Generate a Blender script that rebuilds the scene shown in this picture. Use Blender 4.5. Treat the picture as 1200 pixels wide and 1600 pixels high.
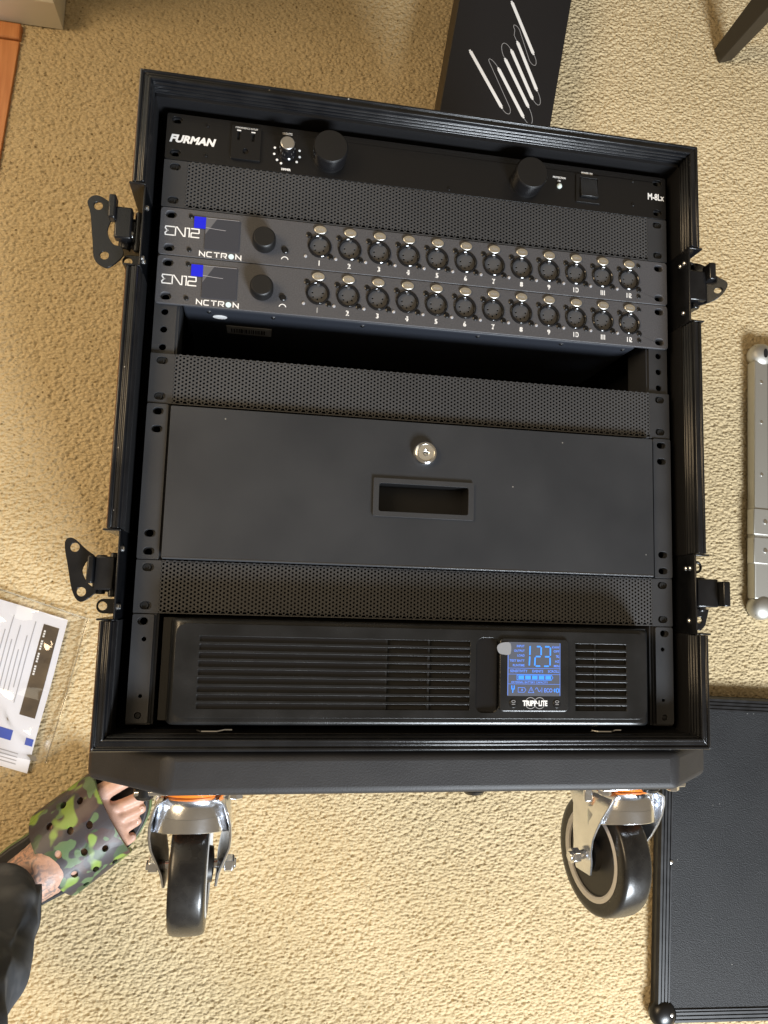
import bpy, bmesh, math, random
import numpy as np
from mathutils import Matrix, Vector
R = math.radians
random.seed(4)
for o in list(bpy.data.objects): bpy.data.objects.remove(o)
scene = bpy.context.scene
col = scene.collection
H = 480.0                      # the rack's panel plane lies 480 mm above the carpet; rack mm: x right, y to the case top, z up

# ------------------------------------------------------------------ camera
cam = bpy.data.cameras.new('camera'); camo = bpy.data.objects.new('camera', cam); col.objects.link(camo)
Rw = Matrix(((0.98536424, 0.02992393, 0.16781498), (-0.04914299, 0.99254079, 0.11156944), (-0.16322462, -0.11818346, 0.97948476)))
camo.matrix_world = Matrix.Translation((-0.14039, 0.10599, 0.63770 + H / 1000)) @ Rw.transposed().to_4x4()
cam.sensor_fit = 'VERTICAL'; cam.sensor_height = 36; cam.lens = 1150 / 1600 * 36
cam.clip_start = 0.02; cam.clip_end = 60
scene.camera = camo
# ------------------------------------------------------------------ world and lights
w = bpy.data.worlds.new('World'); scene.world = w; w.use_nodes = True
bg = w.node_tree.nodes['Background']; bg.inputs[0].default_value = (1.0, 0.80, 0.55, 1); bg.inputs[1].default_value = 0.23
def area(name, loc, target, sx, sy, power, color):
    l = bpy.data.lights.new(name, 'AREA'); l.shape = 'RECTANGLE'; l.size = sx; l.size_y = sy; l.energy = power; l.color = color
    o = bpy.data.objects.new(name, l); col.objects.link(o); o.location = loc
    o.rotation_euler = (Vector(target) - Vector(loc)).to_track_quat('-Z', 'Y').to_euler()
    return o
area('window_light', (1.4, -2.65, 2.35), (0.0, 0.1, 0.3), 1.15, 0.95, 248, (0.86, 0.93, 1.0))
area('room_lamp', (-2.1, 0.7, 2.4), (0, 0.3, 0.2), 1.2, 1.2, 52, (1.0, 0.75, 0.46))
vs = scene.view_settings
vs.view_transform = 'Standard'; vs.look = 'None'; vs.exposure = 0.12; vs.gamma = 1.0; vs.use_curve_mapping = False
scene.render.engine = 'CYCLES'

# ------------------------------------------------------------------ materials
def mat(name, c, rough=0.5, metal=0.0, bump=None, var=None, emis=None, spec=0.5, coat=0.0, dust=None):
    m = bpy.data.materials.new(name); m.use_nodes = True
    nt = m.node_tree; b = nt.nodes['Principled BSDF']
    b.inputs['Base Color'].default_value = (*c, 1); b.inputs['Roughness'].default_value = rough; b.inputs['Metallic'].default_value = metal
    b.inputs['Specular IOR Level'].default_value = spec; b.inputs['Coat Weight'].default_value = coat
    if emis: b.inputs['Emission Color'].default_value = (*emis[0], 1); b.inputs['Emission Strength'].default_value = emis[1]
    tc = nt.nodes.new('ShaderNodeTexCoord')
    def noise(scale, detail=4, stretch=None):
        n = nt.nodes.new('ShaderNodeTexNoise'); n.inputs['Scale'].default_value = scale; n.inputs['Detail'].default_value = detail
        if stretch:
            mp = nt.nodes.new('ShaderNodeMapping'); mp.inputs['Scale'].default_value = stretch
            nt.links.new(tc.outputs['Object'], mp.inputs[0]); nt.links.new(mp.outputs[0], n.inputs['Vector'])
        else: nt.links.new(tc.outputs['Object'], n.inputs['Vector'])
        return n
    if bump:
        n = noise(bump[0], bump[2] if len(bump) > 2 else 4, bump[3] if len(bump) > 3 else None)
        bp = nt.nodes.new('ShaderNodeBump'); bp.inputs['Strength'].default_value = bump[1]; bp.inputs['Distance'].default_value = 0.001
        nt.links.new(n.outputs[0], bp.inputs['Height']); nt.links.new(bp.outputs[0], b.inputs['Normal'])
    if var:                                    # (noise scale, colour 2, roughness 2)
        n = noise(var[0], 5, var[3] if len(var) > 3 else None)
        r = nt.nodes.new('ShaderNodeValToRGB'); r.color_ramp.elements[0].position = 0.35; r.color_ramp.elements[1].position = 0.68
        r.color_ramp.elements[0].color = (*c, 1); r.color_ramp.elements[1].color = (*var[1], 1)
        nt.links.new(n.outputs[0], r.inputs[0]); nt.links.new(r.outputs[0], b.inputs['Base Color'])
        mr = nt.nodes.new('ShaderNodeMapRange'); mr.inputs[3].default_value = rough; mr.inputs[4].default_value = var[2]
        nt.links.new(n.outputs[0], mr.inputs[0]); nt.links.new(mr.outputs[0], b.inputs['Roughness'])
    if dust:                                   # (share of cells with a speck, speck colour): lint and dust specks
        vo = nt.nodes.new('ShaderNodeTexVoronoi'); vo.inputs['Scale'].default_value = 85; nt.links.new(tc.outputs['Object'], vo.inputs['Vector'])
        lt = nt.nodes.new('ShaderNodeMath'); lt.operation = 'LESS_THAN'; lt.inputs[1].default_value = 0.055; nt.links.new(vo.outputs['Distance'], lt.inputs[0])
        sp = nt.nodes.new('ShaderNodeSeparateColor'); nt.links.new(vo.outputs['Color'], sp.inputs[0])
        l2 = nt.nodes.new('ShaderNodeMath'); l2.operation = 'LESS_THAN'; l2.inputs[1].default_value = dust[0]; nt.links.new(sp.outputs[0], l2.inputs[0])
        mu = nt.nodes.new('ShaderNodeMath'); mu.operation = 'MULTIPLY'; nt.links.new(lt.outputs[0], mu.inputs[0]); nt.links.new(l2.outputs[0], mu.inputs[1])
        mx = nt.nodes.new('ShaderNodeMix'); mx.data_type = 'RGBA'; nt.links.new(mu.outputs[0], mx.inputs[0])
        if b.inputs['Base Color'].links: nt.links.new(b.inputs['Base Color'].links[0].from_socket, mx.inputs[6])
        else: mx.inputs[6].default_value = (*c, 1)
        mx.inputs[7].default_value = (dust[1] * 3, dust[1] * 2.9, dust[1] * 2.7, 1); nt.links.new(mx.outputs[2], b.inputs['Base Color'])
    return m
M = {}
M['rim'] = mat('black_anodised', (0.005, 0.0055, 0.007), 0.16, var=(40, (0.010, 0.0105, 0.012), 0.30), bump=(900, 0.05), dust=(0.10, 0.10))
M['lidrim'] = mat('worn_black_extrusion', (0.007, 0.007, 0.008), 0.34, 0.0, var=(60, (0.018, 0.018, 0.02), 0.5))
M['wall'] = mat('dark_laminate', (0.006, 0.006, 0.007), 0.55, bump=(1500, 0.4))
M['powder'] = mat('black_powder_coat', (0.025, 0.026, 0.029), 0.40, bump=(2600, 0.16), var=(18, (0.032, 0.033, 0.036), 0.50), dust=(0.10, 0.07))
M['drawer'] = mat('drawer_powder_coat', (0.021, 0.023, 0.027), 0.28, bump=(2600, 0.14), var=(11, (0.029, 0.031, 0.035), 0.50), dust=(0.12, 0.09))
M['edgeglint'] = mat('satin_edge_highlight', (0.045, 0.048, 0.054), 0.20, spec=0.8)  # paler, glossier finish for the highlight along the drawer's bottom edge
M['perf'] = mat('perforated_steel', (0.042, 0.043, 0.046), 0.32, bump=(300, 0.2), var=(7, (0.056, 0.057, 0.060), 0.46))
M['panel'] = mat('black_brushed_panel', (0.005, 0.005, 0.0055), 0.36, bump=(500, 0.08, 3, (0.03, 1, 1)))
M['grey'] = mat('grey_anodised', (0.054, 0.054, 0.060), 0.42, bump=(1800, 0.3), var=(900, (0.080, 0.080, 0.087), 0.50))
M['chassis'] = mat('blue_black_chassis', (0.024, 0.027, 0.035), 0.42, bump=(2000, 0.15))
M['black'] = mat('black_plastic', (0.006, 0.006, 0.0065), 0.32, bump=(1500, 0.05))
M['gloss'] = mat('gloss_black_plastic', (0.008, 0.008, 0.009), 0.09)
M['matte'] = mat('matte_black', (0.005, 0.005, 0.0055), 0.45, bump=(1800, 0.15))
M['insert'] = mat('socket_insert', (0.065, 0.065, 0.068), 0.5)
M['dark'] = mat('hollow_black', (0.004, 0.004, 0.004), 0.7)
M['bezel'] = mat('textured_black_plastic', (0.007, 0.0074, 0.008), 0.20, bump=(1400, 0.12), var=(30, (0.014, 0.0145, 0.0155), 0.32), dust=(0.08, 0.06))
M['chrome'] = mat('chrome', (0.80, 0.81, 0.83), 0.10, 1.0, bump=(60, 0.12), var=(25, (0.72, 0.73, 0.76), 0.2))
M['zinc'] = mat('bright_zinc', (0.86, 0.88, 0.92), 0.14, 1.0, bump=(70, 0.3), var=(40, (0.74, 0.76, 0.80), 0.28))
M['nickel'] = mat('satin_nickel', (0.92, 0.89, 0.80), 0.38, 1.0)
M['brushed'] = mat('turned_aluminium', (0.75, 0.76, 0.77), 0.30, 1.0)
M['silver'] = mat('silver_extrusion', (0.58, 0.57, 0.53), 0.55, 1.0, bump=(300, 0.1))
M['white'] = mat('white_print', (0.80, 0.80, 0.80), 0.5)
M['greyprint'] = mat('grey_print', (0.30, 0.30, 0.31), 0.5)
M['paleblue'] = mat('pale_blue_print', (0.62, 0.78, 0.84), 0.5)
M['screen'] = mat('dark_screen', (0.044, 0.046, 0.056), 0.14)
M['filmsheen'] = mat('painted_film_sheen', (0.12, 0.12, 0.13), 0.25)  # lighter tone painted for the sheen on the display film
M['blue'] = mat('blue_tab', (0.005, 0.010, 0.62), 0.4)
M['lcd'] = mat('lcd_glass', (0.065, 0.070, 0.085), 0.2, emis=((0.09, 0.11, 0.16), 0.34))
M['glow'] = mat('lcd_segment_blue', (0.02, 0.10, 0.5), 0.4, emis=((0.06, 0.34, 1.0), 0.9))
M['glow2'] = mat('lcd_text_blue', (0.05, 0.12, 0.5), 0.4, emis=((0.16, 0.34, 0.95), 0.7))
M['orange'] = mat('orange_seal', (0.85, 0.22, 0.02), 0.4)
M['tyre'] = mat('black_tyre', (0.009, 0.009, 0.010), 0.14, bump=(160, 0.10), var=(45, (0.026, 0.025, 0.023), 0.40), dust=(0.30, 0.14))
M['rimgrey'] = mat('grey_wheel_ring', (0.60, 0.59, 0.57), 0.45)
M['hub'] = mat('wheel_hub_plastic', (0.022, 0.021, 0.020), 0.4)
M['board'] = mat('board_foil', (0.011, 0.011, 0.013), 0.50, bump=(700, 0.2), var=(25, (0.017, 0.017, 0.019), 0.62), dust=(0.14, 0.12))
M['liddark'] = mat('embossed_laminate', (0.018, 0.0185, 0.020), 0.44, bump=(600, 0.8, 2), var=(14, (0.024, 0.0245, 0.026), 0.58), dust=(0.12, 0.12), spec=0.22)
M['paper'] = mat('white_paper', (0.74, 0.75, 0.82), 0.6, bump=(60, 0.3))
M['brownpic'] = mat('brown_picture', (0.045, 0.032, 0.024), 0.35, var=(30, (0.12, 0.085, 0.05), 0.3))
M['inkblue'] = mat('blue_ink', (0.03, 0.08, 0.45), 0.5)
M['inkgrey'] = mat('grey_ink', (0.38, 0.38, 0.42), 0.5)
M['boxblack'] = mat('black_carton', (0.010, 0.010, 0.012), 0.42, bump=(300, 0.1))
M['boxside'] = mat('brown_black_carton', (0.040, 0.027, 0.016), 0.5)
M['wood'] = mat('oak_plank', (0.60, 0.25, 0.085), 0.35, var=(10, (0.47, 0.165, 0.045), 0.45, (14, 1.2, 1)), bump=(200, 0.1, 4, (8, 1, 1)))
M['cream'] = mat('cream_paint', (0.74, 0.70, 0.58), 0.4, bump=(60, 0.1))
M['chair'] = mat('dark_stained_wood', (0.022, 0.017, 0.012), 0.4, bump=(300, 0.15, 4, (1, 1, 0.1)))
M['skin'] = mat('skin', (0.52, 0.30, 0.21), 0.5, bump=(420, 0.35), var=(55, (0.60, 0.36, 0.27), 0.42))
M['nail'] = mat('nail', (0.68, 0.45, 0.37), 0.25)
M['soleM'] = mat('black_foam_sole', (0.018, 0.018, 0.020), 0.55, bump=(900, 0.4))
M['soleG'] = mat('olive_foam_edge', (0.10, 0.15, 0.045), 0.5)
M['rivet'] = mat('rivet_zinc', (0.8, 0.8, 0.8), 0.22, 1.0)

def ramp_mat(name, rough, layers, base, bump=None):
    """layers: (noise scale, threshold, colour) printed one over the other"""
    m = mat(name, base, rough, bump=bump); nt = m.node_tree; b = nt.nodes['Principled BSDF']
    tc = nt.nodes.new('ShaderNodeTexCoord'); prev = None
    for i, (sc, th, c, soft) in enumerate(layers):
        mp = nt.nodes.new('ShaderNodeMapping'); mp.inputs['Location'].default_value = (i * 3.1, i * 1.7, i * 5.3)
        n = nt.nodes.new('ShaderNodeTexNoise'); n.inputs['Scale'].default_value = sc; n.inputs['Detail'].default_value = 1.5
        nt.links.new(tc.outputs['Object'], mp.inputs[0]); nt.links.new(mp.outputs[0], n.inputs['Vector'])
        r = nt.nodes.new('ShaderNodeMapRange'); r.inputs[1].default_value = th - soft; r.inputs[2].default_value = th + soft
        nt.links.new(n.outputs[0], r.inputs[0])
        mx = nt.nodes.new('ShaderNodeMix'); mx.data_type = 'RGBA'
        nt.links.new(r.outputs[0], mx.inputs[0])
        if prev: nt.links.new(prev, mx.inputs[6])
        else: mx.inputs[6].default_value = (*base, 1)
        mx.inputs[7].default_value = (*c, 1); prev = mx.outputs[2]
    nt.links.new(prev, b.inputs['Base Color'])
    return m
M['camo'] = ramp_mat('camouflage_foam', 0.45, [(34, 0.55, (0.045, 0.075, 0.035), .012), (32, 0.58, (0.060, 0.034, 0.032), .01), (44, 0.60, (0.10, 0.16, 0.075), .01), (30, 0.615, (0.20, 0.30, 0.05), .02)], (0.042, 0.036, 0.041), bump=(700, 0.12))
M['trouser'] = ramp_mat('washed_black_cotton', 0.85, [(9, 0.52, (0.075, 0.080, 0.088), .2), (40, 0.62, (0.12, 0.125, 0.135), .12)], (0.055, 0.060, 0.069), bump=(1600, 0.5))
M['trouser'].node_tree.nodes['Principled BSDF'].inputs['Specular IOR Level'].default_value = 0.1
M['tattoo'] = ramp_mat('inked_skin', 0.5, [(48, 0.50, (0.20, 0.155, 0.135), .05), (110, 0.57, (0.14, 0.115, 0.105), .05)], (0.46, 0.28, 0.20), bump=(420, 0.35))
def carpet_mat():
    m = mat('beige_loop_carpet', (0.50, 0.345, 0.155), 0.95, spec=0.1)
    nt = m.node_tree; b = nt.nodes['Principled BSDF']
    tc = nt.nodes.new('ShaderNodeTexCoord')
    n = nt.nodes.new('ShaderNodeTexNoise'); n.inputs['Scale'].default_value = 5; n.inputs['Detail'].default_value = 6
    n2 = nt.nodes.new('ShaderNodeTexNoise'); n2.inputs['Scale'].default_value = 420; n2.inputs['Detail'].default_value = 2
    for q in (n, n2): nt.links.new(tc.outputs['Object'], q.inputs['Vector'])
    ad = nt.nodes.new('ShaderNodeMath'); ad.operation = 'MULTIPLY_ADD'; ad.inputs[1].default_value = 0.55; nt.links.new(n2.outputs[0], ad.inputs[0])
    ml = nt.nodes.new('ShaderNodeMath'); ml.operation = 'MULTIPLY'; ml.inputs[1].default_value = 0.45; nt.links.new(n.outputs[0], ml.inputs[0]); nt.links.new(ml.outputs[0], ad.inputs[2])
    r = nt.nodes.new('ShaderNodeValToRGB')
    r.color_ramp.elements[0].position = 0.33; r.color_ramp.elements[0].color = (0.53, 0.41, 0.23, 1)
    r.color_ramp.elements[1].position = 0.66; r.color_ramp.elements[1].color = (0.67, 0.54, 0.335, 1)
    nt.links.new(ad.outputs[0], r.inputs[0]); nt.links.new(r.outputs[0], b.inputs['Base Color'])
    bp = nt.nodes.new('ShaderNodeBump'); bp.inputs['Strength'].default_value = 0.8; bp.inputs['Distance'].default_value = 0.0012
    n3 = nt.nodes.new('ShaderNodeTexNoise'); n3.inputs['Scale'].default_value = 700; nt.links.new(tc.outputs['Object'], n3.inputs['Vector'])
    mp = nt.nodes.new('ShaderNodeMapping'); mp.inputs['Rotation'].default_value = (0, 0, R(-14)); mp.inputs['Scale'].default_value = (0.72, 1.2, 0.05)
    nt.links.new(tc.outputs['Object'], mp.inputs[0])
    vo = nt.nodes.new('ShaderNodeTexVoronoi'); vo.inputs['Scale'].default_value = 190; vo.inputs['Randomness'].default_value = 0.8; nt.links.new(mp.outputs[0], vo.inputs['Vector'])
    bp2 = nt.nodes.new('ShaderNodeBump'); bp2.inputs['Strength'].default_value = 0.9; bp2.inputs['Distance'].default_value = 0.0035; bp2.invert = True
    nt.links.new(vo.outputs['Distance'], bp2.inputs['Height']); nt.links.new(bp2.outputs[0], bp.inputs['Normal'])
    # dark dots painted in for the shade of the pin holes among the loops
    mp2 = nt.nodes.new('ShaderNodeMapping'); mp2.inputs['Rotation'].default_value = (0, 0, R(35)); mp2.inputs['Scale'].default_value = (1, 1, 0.02)
    nt.links.new(tc.outputs['Object'], mp2.inputs[0])
    v2 = nt.nodes.new('ShaderNodeTexVoronoi'); v2.inputs['Scale'].default_value = 92; v2.inputs['Randomness'].default_value = 0.6; nt.links.new(mp2.outputs[0], v2.inputs['Vector'])
    mr = nt.nodes.new('ShaderNodeMapRange'); mr.inputs[1].default_value = 0.11; mr.inputs[2].default_value = 0.20; mr.inputs[3].default_value = 0.75; mr.inputs[4].default_value = 0.0; nt.links.new(v2.outputs['Distance'], mr.inputs[0])
    mx = nt.nodes.new('ShaderNodeMix'); mx.data_type = 'RGBA'; nt.links.new(mr.outputs[0], mx.inputs[0]); nt.links.new(r.outputs[0], mx.inputs[6]); mx.inputs[7].default_value = (0.20, 0.135, 0.06, 1)
    nt.links.new(mx.outputs[2], b.inputs['Base Color'])
    nt.links.new(n3.outputs[0], bp.inputs['Height']); nt.links.new(bp.outputs[0], b.inputs['Normal'])
    return m
M['carpet'] = carpet_mat()
def film_mat(name, opacity, tint):
    m = bpy.data.materials.new(name); m.use_nodes = True; nt = m.node_tree; nt.nodes.clear()
    out = nt.nodes.new('ShaderNodeOutputMaterial'); tr = nt.nodes.new('ShaderNodeBsdfTransparent'); gl = nt.nodes.new('ShaderNodeBsdfGlossy')
    gl.inputs['Roughness'].default_value = 0.08; gl.inputs['Color'].default_value = (*tint, 1); tr.inputs['Color'].default_value = (0.97, 0.97, 0.97, 1)
    fr = nt.nodes.new('ShaderNodeFresnel'); fr.inputs[0].default_value = 1.45
    ad = nt.nodes.new('ShaderNodeMath'); ad.operation = 'ADD'; ad.inputs[1].default_value = opacity
    nt.links.new(fr.outputs[0], ad.inputs[0])
    mx = nt.nodes.new('ShaderNodeMixShader'); nt.links.new(ad.outputs[0], mx.inputs[0]); nt.links.new(tr.outputs[0], mx.inputs[1]); nt.links.new(gl.outputs[0], mx.inputs[2])
    nt.links.new(mx.outputs[0], out.inputs[0])
    return m
M['film'] = film_mat('clear_plastic_film', 0.02, (1, 1, 1))
M['bagseam'] = film_mat('bag_weld_film', 0.28, (1, 1, 1))
M['bag'] = film_mat('clear_bag_film', 0.10, (1, 1, 1))

# ------------------------------------------------------------------ mesh helpers (millimetres in, metres out)
ORG = {}
def thing(name, label, cat, org=(0, 0, 0), group=None, kind=None):
    o = bpy.data.objects.new(name, None); col.objects.link(o); o.empty_display_size = 0.05
    o.location = (org[0] / 1000, org[1] / 1000, (org[2] + H) / 1000); ORG[o.name] = org
    tag(o, label, cat, group, kind); return o
def tag(o, label=None, cat=None, group=None, kind=None):
    if label: o['label'] = label
    if cat: o['category'] = cat
    if group: o['group'] = group
    if kind: o['kind'] = kind
    return o
def circle(cx, cy, r, n=16, ry=None, a0=0):
    ry = ry or r
    return [(cx + r * math.cos(a0 + 2 * math.pi * i / n), cy + ry * math.sin(a0 + 2 * math.pi * i / n)) for i in range(n)]
def rrect(x0, x1, y0, y1, r, n=4):
    p = []
    for cx, cy, a in ((x1 - r, y0 + r, -90), (x1 - r, y1 - r, 0), (x0 + r, y1 - r, 90), (x0 + r, y0 + r, 180)):
        for i in range(n + 1):
            t = R(a + 90 * i / n); p.append((cx + r * math.cos(t), cy + r * math.sin(t)))
    return p
def slot(cx, cy, w_, h_, n=5): return rrect(cx - w_ / 2, cx + w_ / 2, cy - h_ / 2, cy + h_ / 2, min(w_, h_) / 2 - 0.01, n)
def smooth_loop(p, n=4):
    out = []; N = len(p)
    for i in range(N):
        a, b, c, d = (np.array(p[(i + k) % N], float) for k in (-1, 0, 1, 2))
        for j in range(n):
            t = j / n
            out.append(tuple(0.5 * ((2 * b) + (-a + c) * t + (2 * a - 5 * b + 4 * c - d) * t * t + (-a + 3 * b - 3 * c + d) * t ** 3)))
    return out
class MB:
    def __init__(s): s.v = []; s.f = []
    def add(s, vs_, fs): k = len(s.v); s.v += [tuple(map(float, q)) for q in vs_]; s.f += [tuple(i + k for i in f) for f in fs]; return s
    def box(s, x0, x1, y0, y1, z0, z1):
        return s.add([(x0, y0, z0), (x1, y0, z0), (x1, y1, z0), (x0, y1, z0), (x0, y0, z1), (x1, y0, z1), (x1, y1, z1), (x0, y1, z1)],
                     [(0, 3, 2, 1), (4, 5, 6, 7), (0, 1, 5, 4), (1, 2, 6, 5), (2, 3, 7, 6), (3, 0, 4, 7)])
    def prism(s, p, z0, z1):
        n = len(p)
        return s.add([(x, y, z0) for x, y in p] + [(x, y, z1) for x, y in p], [tuple(range(n))[::-1], tuple(range(n, 2 * n))] + [(i, (i + 1) % n, n + (i + 1) % n, n + i) for i in range(n)])
    def lathe(s, prof, c=(0, 0, 0), axis='z', n=24, caps=True):
        k = []
        for r, h in prof:
            for i in range(n):
                a = 2 * math.pi * i / n; u, v_ = r * math.cos(a), r * math.sin(a)
                k.append({'z': (u, v_, h), 'x': (h, u, v_), 'y': (v_, h, u)}[axis])
        m = len(prof); f = [(j * n + i, j * n + (i + 1) % n, (j + 1) * n + (i + 1) % n, (j + 1) * n + i) for j in range(m - 1) for i in range(n)]
        if caps: f += [tuple(range(n))[::-1], tuple(range((m - 1) * n, m * n))]
        return s.add([(x + c[0], y + c[1], z + c[2]) for x, y, z in k], f)
    def tube(s, path, r, n=8):
        P = [Vector(p) for p in path]; vs_ = []; m = len(P)
        up = Vector((0.12, 0.2, 0.97))
        for i, p in enumerate(P):
            t = (P[min(i + 1, m - 1)] - P[max(i - 1, 0)]).normalized(); a = t.cross(up).normalized(); b = t.cross(a)
            rr = r[i] if isinstance(r, (list, tuple)) else r
            for k in range(n): q = 2 * math.pi * k / n; vs_.append(p + a * (rr * math.cos(q)) + b * (rr * math.sin(q)))
        f = [(j * n + i, j * n + (i + 1) % n, (j + 1) * n + (i + 1) % n, (j + 1) * n + i) for j in range(m - 1) for i in range(n)]
        f += [tuple(range(n))[::-1], tuple(range((m - 1) * n, m * n))]
        return s.add(vs_, f)
    def strip(s, pts, wd, z, closed=False, t=0.15):
        P = [Vector((p[0], p[1])) for p in pts]; n = len(P); L = []; Rr = []
        for i in range(n):
            a = P[i] - P[i - 1] if (i > 0 or closed) else P[1] - P[0]
            b = P[(i + 1) % n] - P[i] if (i < n - 1 or closed) else a
            a = a.normalized(); b = b.normalized(); m = (a + b); m = m.normalized() if m.length > 1e-6 else a
            nn = Vector((-m.y, m.x)); k = wd / 2 / max(0.35, m.dot(a)); L.append(P[i] + nn * k); Rr.append(P[i] - nn * k)
        vs_ = [(p.x, p.y, z) for p in L] + [(p.x, p.y, z) for p in Rr]
        rng = range(n if closed else n - 1)
        return s.add(vs_, [(i, n + i, n + (i + 1) % n, (i + 1) % n) for i in rng])
    def plate(s, outer, holes, z0, z1):
        bm = bmesh.new(); ed = []
        for lp in [outer] + holes:
            vv = [bm.verts.new((x, y, z1)) for x, y in lp]
            ed += [bm.edges.new((vv[i], vv[(i + 1) % len(vv)])) for i in range(len(vv))]
        bmesh.ops.triangle_fill(bm, use_beauty=True, use_dissolve=False, edges=ed, normal=(0, 0, 1))
        bmesh.ops.recalc_face_normals(bm, faces=bm.faces)
        bm.verts.ensure_lookup_table(); bm.verts.index_update(); nv = len(bm.verts)
        top = [tuple(v.index for v in f.verts) for f in bm.faces]
        if bm.faces and sum(f.normal.z for f in bm.faces) < 0: top = [t[::-1] for t in top]
        vs_ = [tuple(v.co) for v in bm.verts]; bm.free()
        fs = top + [tuple(i + nv for i in t[::-1]) for t in top]
        k = 0
        for lp in [outer] + holes:
            n = len(lp); ar = sum(lp[i][0] * lp[(i + 1) % n][1] - lp[(i + 1) % n][0] * lp[i][1] for i in range(n))
            for i in range(n):
                a, b = k + i, k + (i + 1) % n
                q = (a, a + nv, b + nv, b); fl = (ar > 0) == (lp is outer)
                fs.append(q if fl else q[::-1])
            k += n
        return s.add(vs_ + [(x, y, z0) for x, y, z in vs_], fs)
    def xf(s, fn): s.v = [tuple(fn(*q)) for q in s.v]; return s
    def mesh(s, name, m, org=(0, 0, 0), smooth=30, fix=True):
        me = bpy.data.meshes.new(name)
        me.from_pydata([((x - org[0]) / 1000, (y - org[1]) / 1000, (z - org[2]) / 1000) for x, y, z in s.v], [], s.f)
        if fix:
            bm = bmesh.new(); bm.from_mesh(me); bmesh.ops.recalc_face_normals(bm, faces=bm.faces); bm.to_mesh(me); bm.free()
        me.materials.append(m)
        if smooth: me.shade_smooth(); me.set_sharp_from_angle(angle=R(smooth))
        return me
    def build(s, name, m, parent=None, bevel=0, seg=2, smooth=30, loc=None, kind=None, fix=True, label=None):
        org = ORG.get(root(parent).name, (0, 0, 0)) if parent else (0, 0, 0)
        if loc is not None: org = (0, 0, 0)
        me = s.mesh(name, m, org, smooth, fix)
        o = link(name, me, parent, loc)
        if bevel: bev(o, bevel, seg)
        if kind: o['kind'] = kind
        if label: o['label'] = label
        return o
def bev(o, wd, seg=2, ang=35):
    b = o.modifiers.new('Bevel', 'BEVEL'); b.width = wd / 1000; b.segments = seg; b.limit_method = 'ANGLE'; b.angle_limit = R(ang)
    b.harden_normals = False
def root(o):
    while o.parent: o = o.parent
    return o
def link(name, me, parent=None, loc=None):
    o = bpy.data.objects.new(name, me); col.objects.link(o)
    if parent: o.parent = parent
    if loc is not None: o.location = tuple(q / 1000 for q in loc)
    elif not parent: o.location = (0, 0, H / 1000)
    return o
def clone(o, parent, loc=None):
    c = o.copy(); col.objects.link(c); c.parent = parent
    if loc is not None: c.location = tuple(q / 1000 for q in loc)
    for ch in o.children: clone(ch, c)
    return c
FT = {}
def text_mesh(s, bold=0.0):
    if (s, bold) in FT: return FT[(s, bold)]
    cu = bpy.data.curves.new('t', 'FONT'); cu.body = s; cu.size = 1; cu.offset = bold; cu.resolution_u = 3
    o = bpy.data.objects.new('t', cu); col.objects.link(o)
    bpy.context.view_layer.update()
    me = bpy.data.meshes.new_from_object(o.evaluated_get(bpy.context.evaluated_depsgraph_get()))
    v = np.array([q.co[:] for q in me.vertices]); f = [tuple(p.vertices) for p in me.polygons]
    bpy.data.objects.remove(o); bpy.data.curves.remove(cu); bpy.data.meshes.remove(me)
    FT[(s, bold)] = (v, f); return FT[(s, bold)]
def put_text(mb, s, x0, x1, y0, y1, z, bold=0.0, shear=0.0):
    v, f = text_mesh(s, bold); v = v.copy()
    v[:, 0] += shear * v[:, 1]
    lo, hi = v.min(0), v.max(0)
    return mb.add([(x0 + (q[0] - lo[0]) / (hi[0] - lo[0]) * (x1 - x0), y0 + (q[1] - lo[1]) / (hi[1] - lo[1]) * (y1 - y0), z) for q in v], f)
U = 44.45
FL = -H                       # floor level in rack mm

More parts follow.
